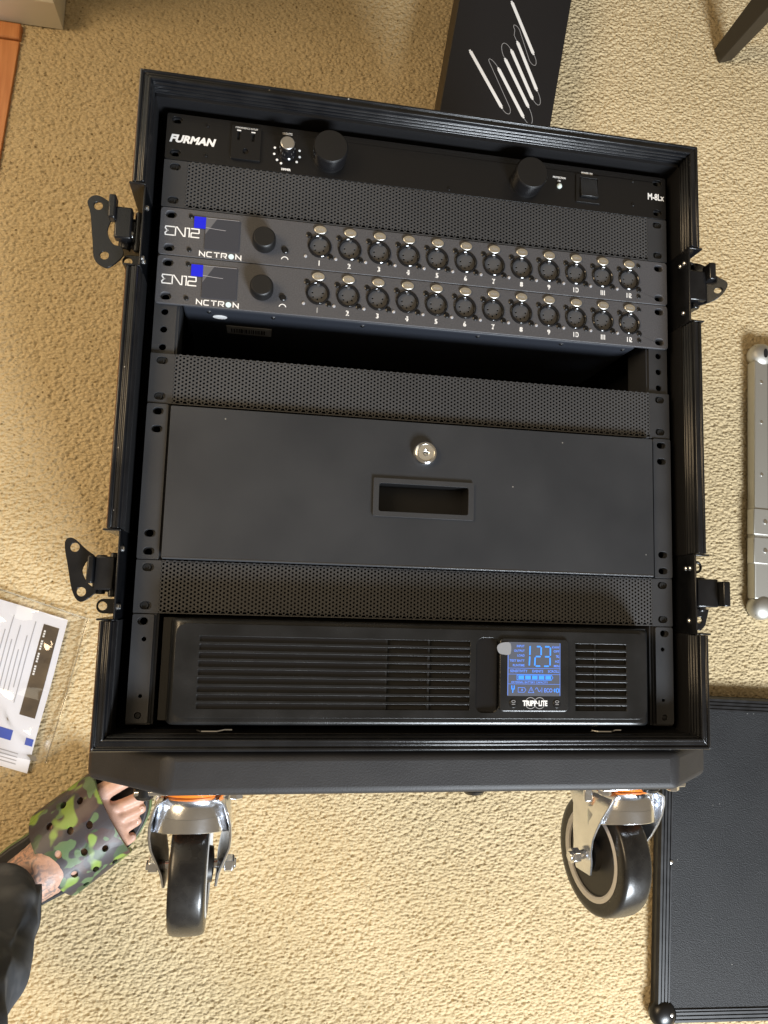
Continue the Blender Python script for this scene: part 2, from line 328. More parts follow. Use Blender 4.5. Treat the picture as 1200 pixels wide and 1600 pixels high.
# ------------------------------------------------------------------ carpet and floor
rng = np.random.default_rng(7)
def vnoise(x, y, sc, seed):
    g = np.random.default_rng(seed).random((256, 256)); u = x / sc; v = y / sc
    i = np.floor(u).astype(int); j = np.floor(v).astype(int); fu = u - i; fv = v - j
    fu = fu * fu * (3 - 2 * fu); fv = fv * fv * (3 - 2 * fv)
    a = g[i % 256, j % 256]; b = g[(i + 1) % 256, j % 256]; c = g[i % 256, (j + 1) % 256]; d = g[(i + 1) % 256, (j + 1) % 256]
    return (a * (1 - fu) + b * fu) * (1 - fv) + (c * (1 - fu) + d * fu) * fv
def carpet():
    st = 1.55; X0, X1, Y0, Y1 = -605, 770, -570, 1275
    xs = np.arange(X0, X1, st); ys = np.arange(Y0, Y1, st); nx, ny = len(xs), len(ys)
    x, y = np.meshgrid(xs, ys); x = x.ravel(); y = y.ravel()
    wx = x + 7 * (vnoise(x, y, 60, 1) - .5) + 1.8 * (vnoise(x, y, 9, 5) - .5); wy = y + 7 * (vnoise(x, y, 55, 2) - .5) + 2.6 * (vnoise(x, y, 13, 6) - .5)
    c, s = math.cos(R(14)), math.sin(R(14))
    u = (c * wx + s * wy) / 6.4; v = (-s * wx + c * wy) / 4.0
    i0 = np.floor(u).astype(int); j0 = np.floor(v).astype(int)
    jt = np.random.default_rng(3).random((128, 128, 3))
    f1 = np.full(x.shape, 9.0); f2 = np.full(x.shape, 9.0); hh = np.zeros(x.shape)
    for di in (-1, 0, 1):
        for dj in (-1, 0, 1):
            q = jt[(i0 + di) % 128, (j0 + dj) % 128]
            px_ = i0 + di + 0.5 + 0.6 * (q[:, 0] - .5) + 0.5 * ((j0 + dj) % 2) - .25; py_ = j0 + dj + 0.5 + 0.42 * (q[:, 1] - .5)
            d = np.hypot(u - px_, v - py_); nr = d < f1
            f2 = np.where(nr, f1, np.minimum(f2, d)); hh = np.where(nr, q[:, 2], hh); f1 = np.where(nr, d, f1)
    edge = np.clip((f2 - f1) / 0.30, 0, 1)
    # pin holes between the tufts, on a loose diagonal lattice
    pu = (0.82 * wx + 0.57 * wy) / 10.5; pv = (-0.57 * wx + 0.82 * wy) / 10.5
    ju = np.floor(pu).astype(int); jv = np.floor(pv).astype(int); q = jt[(ju * 3 + 11) % 128, (jv * 5 + 7) % 128]
    pd = np.hypot(pu - ju - .5 - .35 * (q[:, 0] - .5), pv - jv - .5 - .35 * (q[:, 1] - .5)) * 10.5
    pit = np.exp(-(pd / 1.7) ** 2) * (0.5 + q[:, 2])
    z = 2.6 * np.sqrt(edge * (2 - edge) + 1e-6) * (0.8 + 0.4 * hh) - 2.0 * pit + 0.6 * vnoise(x, y, 2.6, 9) + 1.6 * (vnoise(x, y, 90, 4) - .5) - 4.2
    vs_ = np.c_[x, y, z] / 1000
    gi, gj = np.meshgrid(np.arange(nx - 1), np.arange(ny - 1)); gi = gi.ravel(); gj = gj.ravel()
    cx = xs[gi]; cy = ys[gj]
    keep = ~((cx > -235) & (cx < 235) & (cy > 15) & (cy < 525))
    gi = gi[keep]; gj = gj[keep]; a = gj * nx + gi
    quads = np.c_[a, a + 1, a + nx + 1, a + nx]
    big = 4000; k = len(vs_)
    ex = np.array([(-big, -big), (big, -big), (big, big), (-big, big), (X0, Y0), (xs[-1], Y0), (xs[-1], ys[-1]), (X0, ys[-1]), (-235, 15), (235, 15), (235, 525), (-235, 525)], float)
    ez = np.full(len(ex), -2.6); ez[4:8] = -2.6
    vs_ = np.vstack([vs_, np.c_[ex, ez] / 1000])
    quads = np.vstack([quads, np.array([(0, 1, 5, 4), (1, 2, 6, 5), (2, 3, 7, 6), (3, 0, 4, 7), (8, 9, 10, 11)]) + k])
    me = bpy.data.meshes.new('carpet'); n = len(quads)
    me.vertices.add(len(vs_)); me.vertices.foreach_set('co', vs_.astype(np.float32).ravel())
    me.loops.add(n * 4); me.loops.foreach_set('vertex_index', quads.astype(np.int32).ravel())
    me.polygons.add(n); me.polygons.foreach_set('loop_start', np.arange(n, dtype=np.int32) * 4)
    me.update(calc_edges=True); me.validate()
    me.materials.append(M['carpet']); me.shade_smooth()
    o = bpy.data.objects.new('carpet', me); col.objects.link(o)
    return tag(o, 'beige loop pile carpet covering the floor', 'carpet', kind='structure')
carpet()
# wooden floor beyond the carpet edge, upper left
wf = thing('hardwood_floor', 'orange oak plank floor beside the carpet edge', 'floor', (-600, 800, FL), kind='structure')
for k in range(6):
    x1 = -541 - 76 * k
    for (y0, y1) in ((-400, 520 + 90 * (k % 3)), (521.2 + 90 * (k % 3), 936)):
        mb = MB().box(x1 - 74.6, x1, y0, y1, FL - 8, FL + 3)
        mb.xf(lambda x, y, z: (x + (y - 936) * 0.062, y, z)).build('plank', M['wood'], wf, bevel=1.0)
MB().box(-1010, -540, 938, 964, FL - 8, FL + 6).build('threshold_strip', M['wood'], wf, bevel=2.5, seg=3)
wl = thing('wall', 'cream painted wall end with moulded baseboard', 'wall', (-700, 1100, FL), kind='structure')
MB().box(-1500, -500, 985, 1130, FL, FL + 2400).build('plaster', M['cream'], wl, bevel=4)
prof = [(0, 0), (0, 52), (-3, 58), (-8, 60), (-9, 66), (-14, 72)]
mb = MB(); n = len(prof)
mb.add([(-1500, 968 - p, FL + q) for p, q in prof] + [(-481 + p, 968 - p, FL + q) for p, q in prof] + [(-481 + p, 1147, FL + q) for p, q in prof],
       [(i, i + 1, n + i + 1, n + i) for i in range(n - 1)] + [(n + i, n + i + 1, 2 * n + i + 1, 2 * n + i) for i in range(n - 1)])
mb.add([(-1500, 982, FL + 72), (-495, 982, FL + 72), (-495, 1147, FL + 72), (-501, 1147, FL + 72.5), (-501, 987, FL + 72.5), (-1500, 987, FL + 72.5)], [(0, 1, 4, 5), (1, 2, 3, 4)])
mb.build('baseboard', M['cream'], wl, smooth=25)

# ------------------------------------------------------------------ the rack case
case = thing('rack_case', 'open black road case on its back, rack gear facing up, casters at one end', 'road case', (0, 270, FL))
XO, YB, YT = 263.0, -18.0, 556.0
NOTCH = [(377.0, 451.0), (83.0, 156.0)]
# plywood walls, cut short at the latch dishes
for sx in (-1, 1):
    mb = MB()
    xa, xb = sorted((sx * 259.0, sx * 250.5))
    ys_ = [-12.0, 83.0, 156.0, 377.0, 451.0, 550.0]
    for i in range(5):
        top = 8.0 if i % 2 == 0 else -92.0
        mb.box(xa, xb, ys_[i], ys_[i + 1], FL + 12, top)
    mb.build('side_wall', M['wall'], case)
MB().box(-259, 259, 541.5, 550.5, FL + 12, 8).build('top_wall', M['wall'], case)
MB().box(-259, 259, -12.5, -6, FL + 12, 8).build('bottom_wall', M['wall'], case)
MB().box(-262, 262, -16, 554, FL + 1, FL + 11).build('back_panel', M['wall'], case)
PR = [(0, -20), (0, 21.2), (1.2, 23.6), (3.0, 23.6), (3.5, 22.4), (4.6, 22.4), (5.1, 23.6), (7.6, 23.8), (8.4, 25.4), (9.9, 25.4), (10.6, 24.0)]
zz = 21.5
while zz > -9:
    PR += [(10.6, zz), (12.0, zz - 0.7), (12.0, zz - 2.1), (10.6, zz - 2.8)]; zz -= 4.4
PR += [(12.5, -12.5), (12.5, -20)]
def rim(name, side, a0, a1, m0, m1):
    mb = MB(); n = len(PR); vs_ = []
    for a, m in ((a0, m0), (a1, m1)):
        for u, z in PR:
            t = a + m * u
            vs_.append({'T': (t, YT - u, z), 'B': (t, YB + u, z), 'L': (-XO + u, t, z), 'R': (XO - u, t, z)}[side])
    mb.add(vs_, [(i, i + 1, n + i + 1, n + i) for i in range(n - 1)] + [tuple(range(n)), tuple(range(n, 2 * n))[::-1]])
    return mb.build('edge_extrusion', M['rim'], case, bevel=0.5, smooth=25)
rim('', 'T', -XO, XO, 1, -1); rim('', 'B', -XO, XO, 1, -1)
for s_ in 'LR':
    rim('', s_, 451.5, YT, 0, -1); rim('', s_, 156.5, 376.5, 0, 0); rim('', s_, YB, 82.5, 1, 0)
# rack rails with their rows of holes
for sx in (-1, 1):
    xa, xb = (-241.5, -222.5) if sx < 0 else (222.5, 241.5)
    hs = [circle(sx * 232.5, 6.35 + U * k + d, 3.1, 12) for k in range(12) for d in (0, 15.9, 31.75)]
    MB().plate([(xa, -1), (xb, -1), (xb, 12 * U + 1), (xa, 12 * U + 1)], hs, -5, -3).build('rack_rail', M['powder'], case)
    xi = sx * 222.5
    MB().box(*sorted((xi, xi - sx * 2)), -1, 12 * U + 1, -40, -5).build('rail_flange', M['powder'], case)
# latch dishes and butterfly latches
def dish(sx, y0, y1):
    X = lambda a: sx * a
    mb = MB()
    for a, b, c, d, e, f in ((251.2, 252.8, y0 + 1, y1 - 1, -90, 22), (251.2, 265, y1 - 1.6, y1, -90, 23.5), (251.2, 265, y0, y0 + 1.6, -90, 23.5), (251.2, 264, y0, y1, -92, -90)):
        xa, xb = sorted((X(a), X(b))); mb.box(xa, xb, c, d, e, f)
    o = mb.build('latch_dish', M['rim'], case, bevel=0.5)
    for yy, zz in (((y1 - 15, 9), (y0 + 11, 14), (y0 + 11, 7)) if sx < 0 else ((y1 - 13, 14), (y1 - 13, 7), (y0 + 12, 11))):
        MB().lathe([(2.6, 0), (2.6, .6), (2.0, 1.4), (0.8, 1.8)], (0, 0, 0), 'x', 10).xf(lambda x, y, z: (X(251.1 - x), y + yy, z + zz)).build('rivet', M['rivet'], o)
    yc = (y0 + y1) / 2
    ey = y0 + 11 if sx < 0 else y1 - 11        # the eye tab
    xe = X(264)
    out = [(X(252), ey - 6)] + [(xe + X(1) * 5.5 * math.cos(a), ey + 6 * math.sin(a)) for a in [R(-90 + 22.5 * i) for i in range(9)]] + [(X(252), ey + 6)]
    MB().plate(out, [circle(xe + X(.6), ey, 3.6, 14)], 2, 5).build('eye_tab', M['rim'], o, bevel=0.5)
    mb = MB()
    xa, xb = sorted((X(252.8), X(274)))
    mb.box(xa, xb, yc - 14, yc + 14, -14, 4)
    mb.lathe([(4.5, yc - 16), (4.5, yc + 16)], (X(268), 0, 3), 'y', 14)
    mb.lathe([(3.0, yc - 18), (3.0, yc + 18)], (X(258), 0, 6), 'y', 12)
    mb.box(*sorted((X(253), X(263))), yc - 9, yc + 9, 4, 8)
    mb.build('hinge_block', M['rim'], o, bevel=1.2)
    MB().lathe([(3.4, 4), (3.4, 8.6), (2.0, 10.2)], (X(263), yc - 3, 0), 'z', 12).build('latch_screw', M['rivet'], o)
    return o
dl = dish(-1, *NOTCH[0])
MB().plate(smooth_loop([(-300, 436), (-293, 442), (-281, 436), (-278.5, 426), (-282, 411), (-277, 400), (-270, 398), (-268, 390), (-278, 379), (-284, 379), (-291, 385), (-293.5, 401), (-297, 425)]),
           [circle(-291, 432.5, 3.7), circle(-283, 389, 3.7)], 8.6, 10.6).build('latch_plate', M['rim'], dl, bevel=0.4)
MB().box(-281, -275, 419, 440, 9, 20).box(-276, -262, 404, 432, 6, 15).build('latch_grip', M['rim'], dl, bevel=1.4)
dl = dish(-1, *NOTCH[1])
MB().plate(smooth_loop([(-296, 144), (-290, 148), (-279, 139), (-272, 134), (-276.5, 132), (-281, 122), (-276, 112), (-269, 106), (-277, 98), (-283, 98), (-288, 107), (-292, 124)]),
           [circle(-288, 140.5, 3.7), circle(-280.5, 105, 3.7)], 8.6, 10.6).build('latch_plate', M['rim'], dl, bevel=0.4)
MB().box(-276, -271, 112, 134, 9, 19).box(-271, -256, 107, 134, 5, 14).build('latch_grip', M['rim'], dl, bevel=1.2)
dl = dish(1, *NOTCH[0])
MB().plate(smooth_loop([(262, 400), (273, 402), (287, 407), (294, 420), (286, 430), (280, 440), (270, 447), (262, 444)]), [circle(287, 415, 3.0), circle(268, 437, 3.2)], -1, 1.4).xf(lambda x, y, z: (x, y, z + (x - 262) * 0.75 - 6)).build('latch_plate', M['rim'], dl, bevel=0.4)
MB().box(276, 283, 424, 441, 4, 18).box(258, 276, 404, 434, 3, 12).build('latch_grip', M['rim'], dl, bevel=1.4)
dl = dish(1, *NOTCH[1])
MB().plate([(259, 88), (266, 86), (271, 91), (275, 106), (259, 106)], [circle(265, 96, 3)], 4, 6).build('latch_plate', M['rim'], dl, bevel=0.4)
MB().box(260, 281, 108, 134, 2, 12).box(281, 288, 109, 132, 4, 20).build('latch_grip', M['rim'], dl, bevel=1.2)
for x in (-170, 172):
    MB().tube([(x - 14, -4, 6), (x - 10, -4.2, 10), (x + 2, -4.2, 10), (x + 8, -3.6, 6), (x + 14, -3.8, 5)], 0.9, 6).build('wire_clip', M['rivet'], case)
# wheel board with rounded nose and cut corners
bd = [(-278, -50), (-206, 13), (236, 13), (297, -40), (290, -455), (-276, -455)]      # x, z
mb = MB(); n = len(bd)
mb.add([(x, -20.5, z) for x, z in bd] + [(x, -55.0, z) for x, z in bd], [tuple(range(n)), tuple(range(n, 2 * n))[::-1]] + [(i, n + i, n + (i + 1) % n, (i + 1) % n) for i in range(n)])
wb = mb.build('wheel_board', M['board'], case)
bev(wb, 7, 5, 20)
MB().lathe([(10, -54), (10, -59), (8, -61.5), (3, -63)], (56, 0, -14), 'y', 20).build('board_foot', M['black'], case)
for x in (-226, 232):
    MB().lathe([(9, -57), (9, -63), (6.5, -66), (3, -66.5)], (x, 0, -28), 'y', 16).build('board_bolt', M['black'], case)
# casters
def caster(x, z, rot):
    def place(mb):
        c, s = math.cos(R(rot)), math.sin(R(rot))
        return mb.xf(lambda a, b, d: (x + c * a + s * d, b - 58, z - s * a + c * d))
    mb = MB().lathe([(20, -9), (30, -9.5), (34.0, -13), (35.5, -18), (36.0, -26), (33.8, -26), (33.5, -18)], (0, 0, 0), 'y', 36, caps=False)
    path = [(25, -10), (31.5, -14), (34.5, -22), (35.5, -34), (36.0, -46), (35.0, -58), (31.0, -72), (27.5, -84), (26.0, -97)]
    nn = 18; vs_ = []                      # the front apron of the crown, arched over the wheel
    for rr in (36.1, 33.6):
        for i in range(nn + 1):
            a = R(-2 + 184 * i / nn); yl = -46 + 9 * math.sin(a) ** .7 if 0 < i < nn else -46
            vs_ += [(rr * math.cos(a), -25.5, rr * math.sin(a)), (rr * math.cos(a), yl, rr * math.sin(a))]
    f = []; k2 = 2 * (nn + 1)
    for i in range(nn): f += [(2 * i, 2 * i + 1, 2 * i + 3, 2 * i + 2), (k2 + 2 * i, k2 + 2 * i + 2, k2 + 2 * i + 3, k2 + 2 * i + 1), (2 * i + 1, k2 + 2 * i + 1, k2 + 2 * i + 3, 2 * i + 3)]
    mb.add(vs_, f)
    def zr(y):
        t = min(1, max(0, (-y - 14) / 66)); cz = -24 * t ** 1.2; hw = 33 * (1 - t) ** 1.1 + 17 * t ** .8
        return cz - hw, cz + hw
    for sx in (-1, 1):
        vs_ = []
        for off in (0, -2.8):
            for px_, py_ in path:
                a, b = zr(py_)
                if py_ < -85: a += 5; b -= 5
                fl = min(1, max(0, (-py_ - 22) / 14)) * min(1, max(0, (90 + py_) / 25))
                vs_ += [(sx * (px_ + off - 6 * fl), py_, a), (sx * (px_ + off + 2.5 * fl), py_, b)]
        n = len(path); f = []
        for i in range(n - 1):
            f += [(2 * i, 2 * i + 1, 2 * i + 3, 2 * i + 2), (2 * n + 2 * i, 2 * n + 2 * i + 2, 2 * n + 2 * i + 3, 2 * n + 2 * i + 1)]
            f += [(2 * i, 2 * i + 2, 2 * n + 2 * i + 2, 2 * n + 2 * i), (2 * i + 1, 2 * n + 2 * i + 1, 2 * n + 2 * i + 3, 2 * i + 3)]
        f += [(2 * n - 2, 2 * n - 1, 4 * n - 1, 4 * n - 2)]
        mb.add(vs_, f)
    mb.xf(lambda a, b, d: (a * .93, b, d))
    fork = place(mb).build('caster_fork', M['zinc'], case, bevel=0.6, smooth=40)
    mb = MB(); mb.box(-46, 46, -4, 0, -42, 42); place(mb).build('top_plate', M['zinc'], fork, bevel=1)
    for bx in (-38, 38):
        for bz in (-33, 33): place(MB().lathe([(6, -4), (6, -8), (5, -9)], (bx, 0, bz), 'y', 6)).build('plate_bolt', M['zinc'], fork)
    place(MB().lathe([(28, -3), (33, -4), (33, -8), (30, -9.4)], (0, 0, 0), 'y', 32)).build('swivel_seal', M['orange'], fork)
    ay, az, wr = -81, -24, 57
    prof = [(44, -15.3), (50, -15.6), (54.5, -15.2), (56.3, -13.8), (57.2, -11), (57.6, -5), (57.7, 0), (57.6, 5), (57.2, 11), (56.3, 13.8), (54.5, 15.2), (50, 15.6), (44, 15.3)]
    ty = place(MB().lathe([(r, h) for r, h in prof], (0, ay, az), 'x', 56, caps=False)).build('tyre', M['tyre'], fork, smooth=50)
    place(MB().lathe([(44.2, -15.6), (40.5, -16.4), (38.5, -15), (38.5, 15), (40.5, 16.4), (44.2, 15.6)], (0, ay, az), 'x', 48, caps=False)).build('wheel_ring', M['rimgrey'], fork, smooth=40)
    mb = MB().lathe([(38.6, -13), (37, -13.5), (35.5, -7), (17, -9), (15, -19), (6, -20), (6, 20), (15, 19), (17, 9), (35.5, 7), (37, 13.5), (38.6, 13)], (0, ay, az), 'x', 40)
    for k in range(5):
        a = 2 * math.pi * k / 5
        for sx in (-1, 1):
            q = MB().box(sx * 8 - 3, sx * 8 + 3, 15, 36, -2.5, 2.5)
            q.xf(lambda x_, y_, z_: (x_, ay + y_ * math.cos(a) - z_ * math.sin(a), az + y_ * math.sin(a) + z_ * math.cos(a))); mb.add(q.v, q.f)
    place(mb).build('wheel_hub', M['hub'], fork, smooth=35)
    place(MB().lathe([(4.5, -40), (4.5, 40)], (0, ay, az), 'x', 12).lathe([(8, 29.5), (8, 37), (6.5, 38.5)], (0, ay, az), 'x', 6).lathe([(7.5, -37.5), (7.5, -29.5)], (0, ay, az), 'x', 6)).build('axle_bolt', M['zinc'], fork, bevel=0.5)
    return fork
caster(-188, -62, 0)
caster(217, -62, 9)
MB().add([], []).box(166, 180, -62, -59, -40, -20).box(168, 176, -75, -62, -34, -30).build('brake_lever', M['zinc'], case, bevel=1)

# ------------------------------------------------------------------ rack gear
EAR = [(sx * 232.3, yy) for sx in (-1, 1) for yy in (6.5, 38.0)]
def ear_holes(y0, h=(6.5, 38.0), w_=9.6, hh=6.4): return [slot(sx * 232.3, y0 + q, w_, hh) for sx in (-1, 1) for q in h]
def screw(parent, x, y, z, r=2.0, m=None, name='screw'):
    return MB().lathe([(r, -.2), (r, .5), (r * .8, 1.0), (r * .45, 1.0), (r * .4, .4)], (x, y, z), 'z', 10).build(name, m or M['black'], parent)

# power conditioner
y0 = 11 * U
fu = thing('power_conditioner', 'glossy black one unit power conditioner with two pull-out lamp knobs, topmost in the rack', 'rack unit', (0, y0, 0))
MB().plate(rrect(-241.3, 241.3, y0 + .3, y0 + 44.1, 2), ear_holes(y0), -3, 0).build('faceplate', M['panel'], fu, bevel=0.8, seg=3)
MB().box(-220, 220, y0 + 2, y0 + 42, -250, -3.2).build('chassis', M['chassis'], fu)
put_text(MB(), 'FURMAN', -238, -197.5, y0 + 16.6, y0 + 24.2, 0.12, .05, .25).build('brand_lettering', M['white'], fu, smooth=0)
put_text(MB(), 'M-8Lx', 222, 239.5, y0 + 19.5, y0 + 26.5, 0.12, .03).build('model_lettering', M['white'], fu, smooth=0)
for x, yy in ((-206, 36), (-206, 7.5), (206, 37), (206, 12), (19, 4.5)): screw(fu, x, y0 + yy, 0, 1.7, M['panel'])
ot = MB().plate(rrect(-184, -158, y0 + 7, y0 + 39, 1.2), [rrect(-179, -176.4, y0 + 25, y0 + 33, .4), rrect(-166.2, -163.6, y0 + 25, y0 + 32, .4), rrect(-173.7, -168.3, y0 + 12, y0 + 17.5, 2.4)], 0, 2.6).build('outlet', M['black'], fu, bevel=0.6)
MB().box(-183, -159, y0 + 8, y0 + 38, .1, .3).build('outlet_back', M['dark'], ot)
put_text(MB(), 'CONVENIENCE OUTLET', -181, -161, y0 + 36, y0 + 37.6, 2.75).box(-179.5, -176, y0 + 33.6, y0 + 34.6, 2.65, 2.75).box(-166.8, -163.2, y0 + 33.2, y0 + 34.2, 2.65, 2.75).build('outlet_print', M['white'], ot, smooth=0)
d0 = (-134, y0 + 20)
dk = MB().lathe([(8.2, 0), (8.2, 2), (7.2, 3), (7.0, 13.5), (6.2, 14.6)], (*d0, 0), 'z', 28).build('dimmer_knob', M['gloss'], fu)
MB().lathe([(6.3, 14.4), (6.3, 15.4), (5.7, 15.9)], (*d0, 0), 'z', 28).build('knob_cap', M['brushed'], dk)
for a in (-40, -12, 18, 162, 192, 222, 245):
    MB().lathe([(1.15, .02), (1.0, .14)], (d0[0] + 11.8 * math.cos(R(a)), d0[1] + 11.8 * math.sin(R(a)), 0), 'z', 10).build('dial_dot', M['white'], fu)
put_text(MB(), 'LIGHTS', -138.5, -130, y0 + 37.5, y0 + 39.6, .12).build('dial_lettering', M['white'], fu, smooth=0)
put_text(MB(), 'DIMMER', -138.5, -130, y0 + 2.6, y0 + 4.8, .12, .04).build('dial_lettering', M['white'], fu, smooth=0)
for x in (-95.5, 94.5):
    k = MB().lathe([(15.2, 0), (15.2, 3.4), (15.6, 3.7), (15.6, 17.6), (14.7, 18.8), (0.5, 19)], (x, y0 + 20.5, 0), 'z', 48).build('lamp_knob', M['matte'], fu)
    MB().lathe([(15.75, 4.2), (15.75, 17.2), (15.2, 18.3)], (x, y0 + 20.5, 0), 'z', 48, caps=False).build('knob_band', M['gloss'], k)
MB().lathe([(2.6, 0), (2.6, 1), (1.6, 2.4), (.4, 2.8)], (129, y0 + 21.5, 0), 'z', 16).build('status_led', mat('led_lens', (.62, .70, .66), .15), fu)
put_text(put_text(MB(), 'PROTECTION', 122.5, 135.5, y0 + 29.4, y0 + 31.4, .12, .03), 'OK', 127.5, 130.6, y0 + 26, y0 + 28, .12, .03).build('led_lettering', M['white'], fu, smooth=0)
put_text(MB(), 'POWER ON', 152, 163.5, y0 + 37.5, y0 + 39.6, .12, .03).build('switch_lettering', M['white'], fu, smooth=0)
sw = MB().plate(rrect(146, 171, y0 + 7.5, y0 + 36, 1), [rrect(149.5, 168.5, y0 + 12, y0 + 33, .5)], 0, 1.6).build('power_switch', M['black'], fu, bevel=0.5)
MB().add([(150, y0 + 12.4, .2), (168, y0 + 12.4, .2), (168, y0 + 32.6, .2), (150, y0 + 32.6, .2), (150, y0 + 12.4, 5.2), (168, y0 + 12.4, 5.2), (168, y0 + 32.6, 1.4), (150, y0 + 32.6, 1.4), (150, y0 + 22, 2.6), (168, y0 + 22, 2.6), ],
         [(0, 3, 2, 1), (4, 5, 9, 8), (8, 9, 6, 7), (0, 1, 5, 4), (2, 3, 7, 6), (0, 4, 8, 7, 3), (1, 2, 6, 9, 5)]).build('rocker', M['bezel'], sw, bevel=0.6)

# perforated vent panels
def perf_mesh():
    mb = MB(); Rc = 1.99; p = 3.45; cw = 1.5 * Rc; hr = 1.08
    nc = int(442 / cw); xs0 = -nc * cw / 2
    vs_ = []; fs = []
    for i in range(nc):
        cx = xs0 + cw * (i + .5)
        for j in range(12):
            cy = 2.0 + p * (j + .5 + (.5 if i % 2 else 0)) - 0.6
            k = len(vs_)
            for r, z in ((Rc, 0), (hr, 0), (hr, -1.2)):
                for q in range(6): a = R(60 * q); vs_.append((cx + r * math.cos(a), cy + r * math.sin(a), z))
            for q in range(6):
                q2 = (q + 1) % 6
                fs += [(k + q, k + q2, k + 6 + q2, k + 6 + q), (k + 6 + q, k + 6 + q2, k + 12 + q2, k + 12 + q)]
    mb.add(vs_, fs)
    # folded edges, scalloped like the perforation
    for yy, s in ((0.35, -1), (U - .35, 1)):
        for i in range(nc):
            cx = xs0 + cw * (i + .5); h = 1.5 if i % 2 else 3.0
            if s > 0: h = 3.0 if i % 2 == 0 else 1.4
            mb.box(cx - cw * .5, cx + cw * .5 - .02, *sorted((yy, yy - s * .9)), -7 if i % 3 else -4, -.35)
    return mb.mesh('perforation', M['perf'], smooth=0, fix=False)
PM = perf_mesh()
VL = {10: 'perforated black vent panel directly under the power conditioner', 6: 'perforated black vent panel between the open gap and the drawer', 2: 'perforated black vent panel between the drawer and the battery unit'}
for k, lb in VL.items():
    y0 = k * U
    v = thing('vent_panel', lb, 'vent panel', (0, y0, 0), 'perforated one unit vent panels')
    for sx in (-1, 1):
        xa, xb = sorted((sx * 241.3, sx * 221))
        MB().plate(rrect(xa, xb, y0 + .3, y0 + 44.1, .6), [slot(sx * 231.5, y0 + q, 9.6, 6.6) for q in (6.5, 38)], -1.4, 0).build('mounting_ear', M['powder'], v, bevel=0.3)
    o = link('perforation', PM, v); o['kind'] = 'stuff'
    for sx in (-1, 1):
        for q in (6.5, 38): MB().lathe([(3.2, -2.4), (3.2, -1.6), (1.9, -1.5), (1.9, -2.3)], (sx * 232.8, y0 + q, 0), 'z', 12).build('cage_nut', M['dark'], v)
    if k == 2:
        MB().box(-200, 200, y0 + 3, y0 + 42, -60, -58).build('backing', M['dark'], v)

# network units with twelve numbered sockets
SOCK = {}
def socket(parent, x, y, num):
    loc = (x, y, 0)
    if not SOCK:
        s = MB().lathe([(8.9, -6), (8.9, 1.3), (9.4, 1.8), (10.0, 1.8), (10.6, 1.2), (10.8, 0), (10.8, -.5)], (0, 0, 0), 'z', 32, caps=False).build('socket', M['gloss'], parent, loc=loc)
        MB().plate(circle(0, 0, 8.95, 28), [circle(4.9 * math.cos(R(a)), 4.9 * math.sin(R(a)), .85, 8) for a in (165, 217, 270, 323, 15)], -5, -1.6).lathe([(1.6, -1.6), (1.6, .8)], (0, 8.6, 0), 'z', 10).build('insert', M['insert'], s, loc=(0, 0, 0), bevel=.25)
        MB().lathe([(9.0, -5.4), (0.3, -5.4)], (0, 0, 0), 'z', 24).build('insert_back', M['dark'], s, loc=(0, 0, 0))
        mb = MB().prism(circle(0, 15.2, 5.6, 28, 3.9), .4, 1.9)
        mb.build('release_tab', M['nickel'], s, loc=(0, 0, 0), bevel=.45)
        put_text(MB(), 'PUSH', -2.7, 2.7, 14.2, 16.2, 2.0).build('tab_lettering', M['greyprint'], s, loc=(0, 0, 0), smooth=0)
        for sx, sy in ((-10, 9.6), (10, -9.2)):
            MB().lathe([(2.7, .05), (2.7, .5), (1.9, 1.0), (1.1, 1.0), (1.0, .3), (.3, .3)], (sx, sy, 0), 'z', 14).build('socket_screw', M['black'], s, loc=(0, 0, 0))
        MB().lathe([(1.5, .02), (1.4, .6), (.7, 1.0)], (-12.4, -10.6, 0), 'z', 12).build('indicator_led', mat('led_clear', (.36, .36, .38), .12), s, loc=(0, 0, 0))
        SOCK['a'] = s
    else: s = clone(SOCK['a'], parent, loc)
    tv = text_mesh(str(num), .012)[0]; e_ = tv.max(0) - tv.min(0); wd = 4.9 * e_[0] / e_[1]
    put_text(MB(), str(num), -wd / 2, wd / 2, -18.4, -13.5, .12, .012).build('socket_number', M['white'], s, loc=(0, 0, 0), smooth=0)
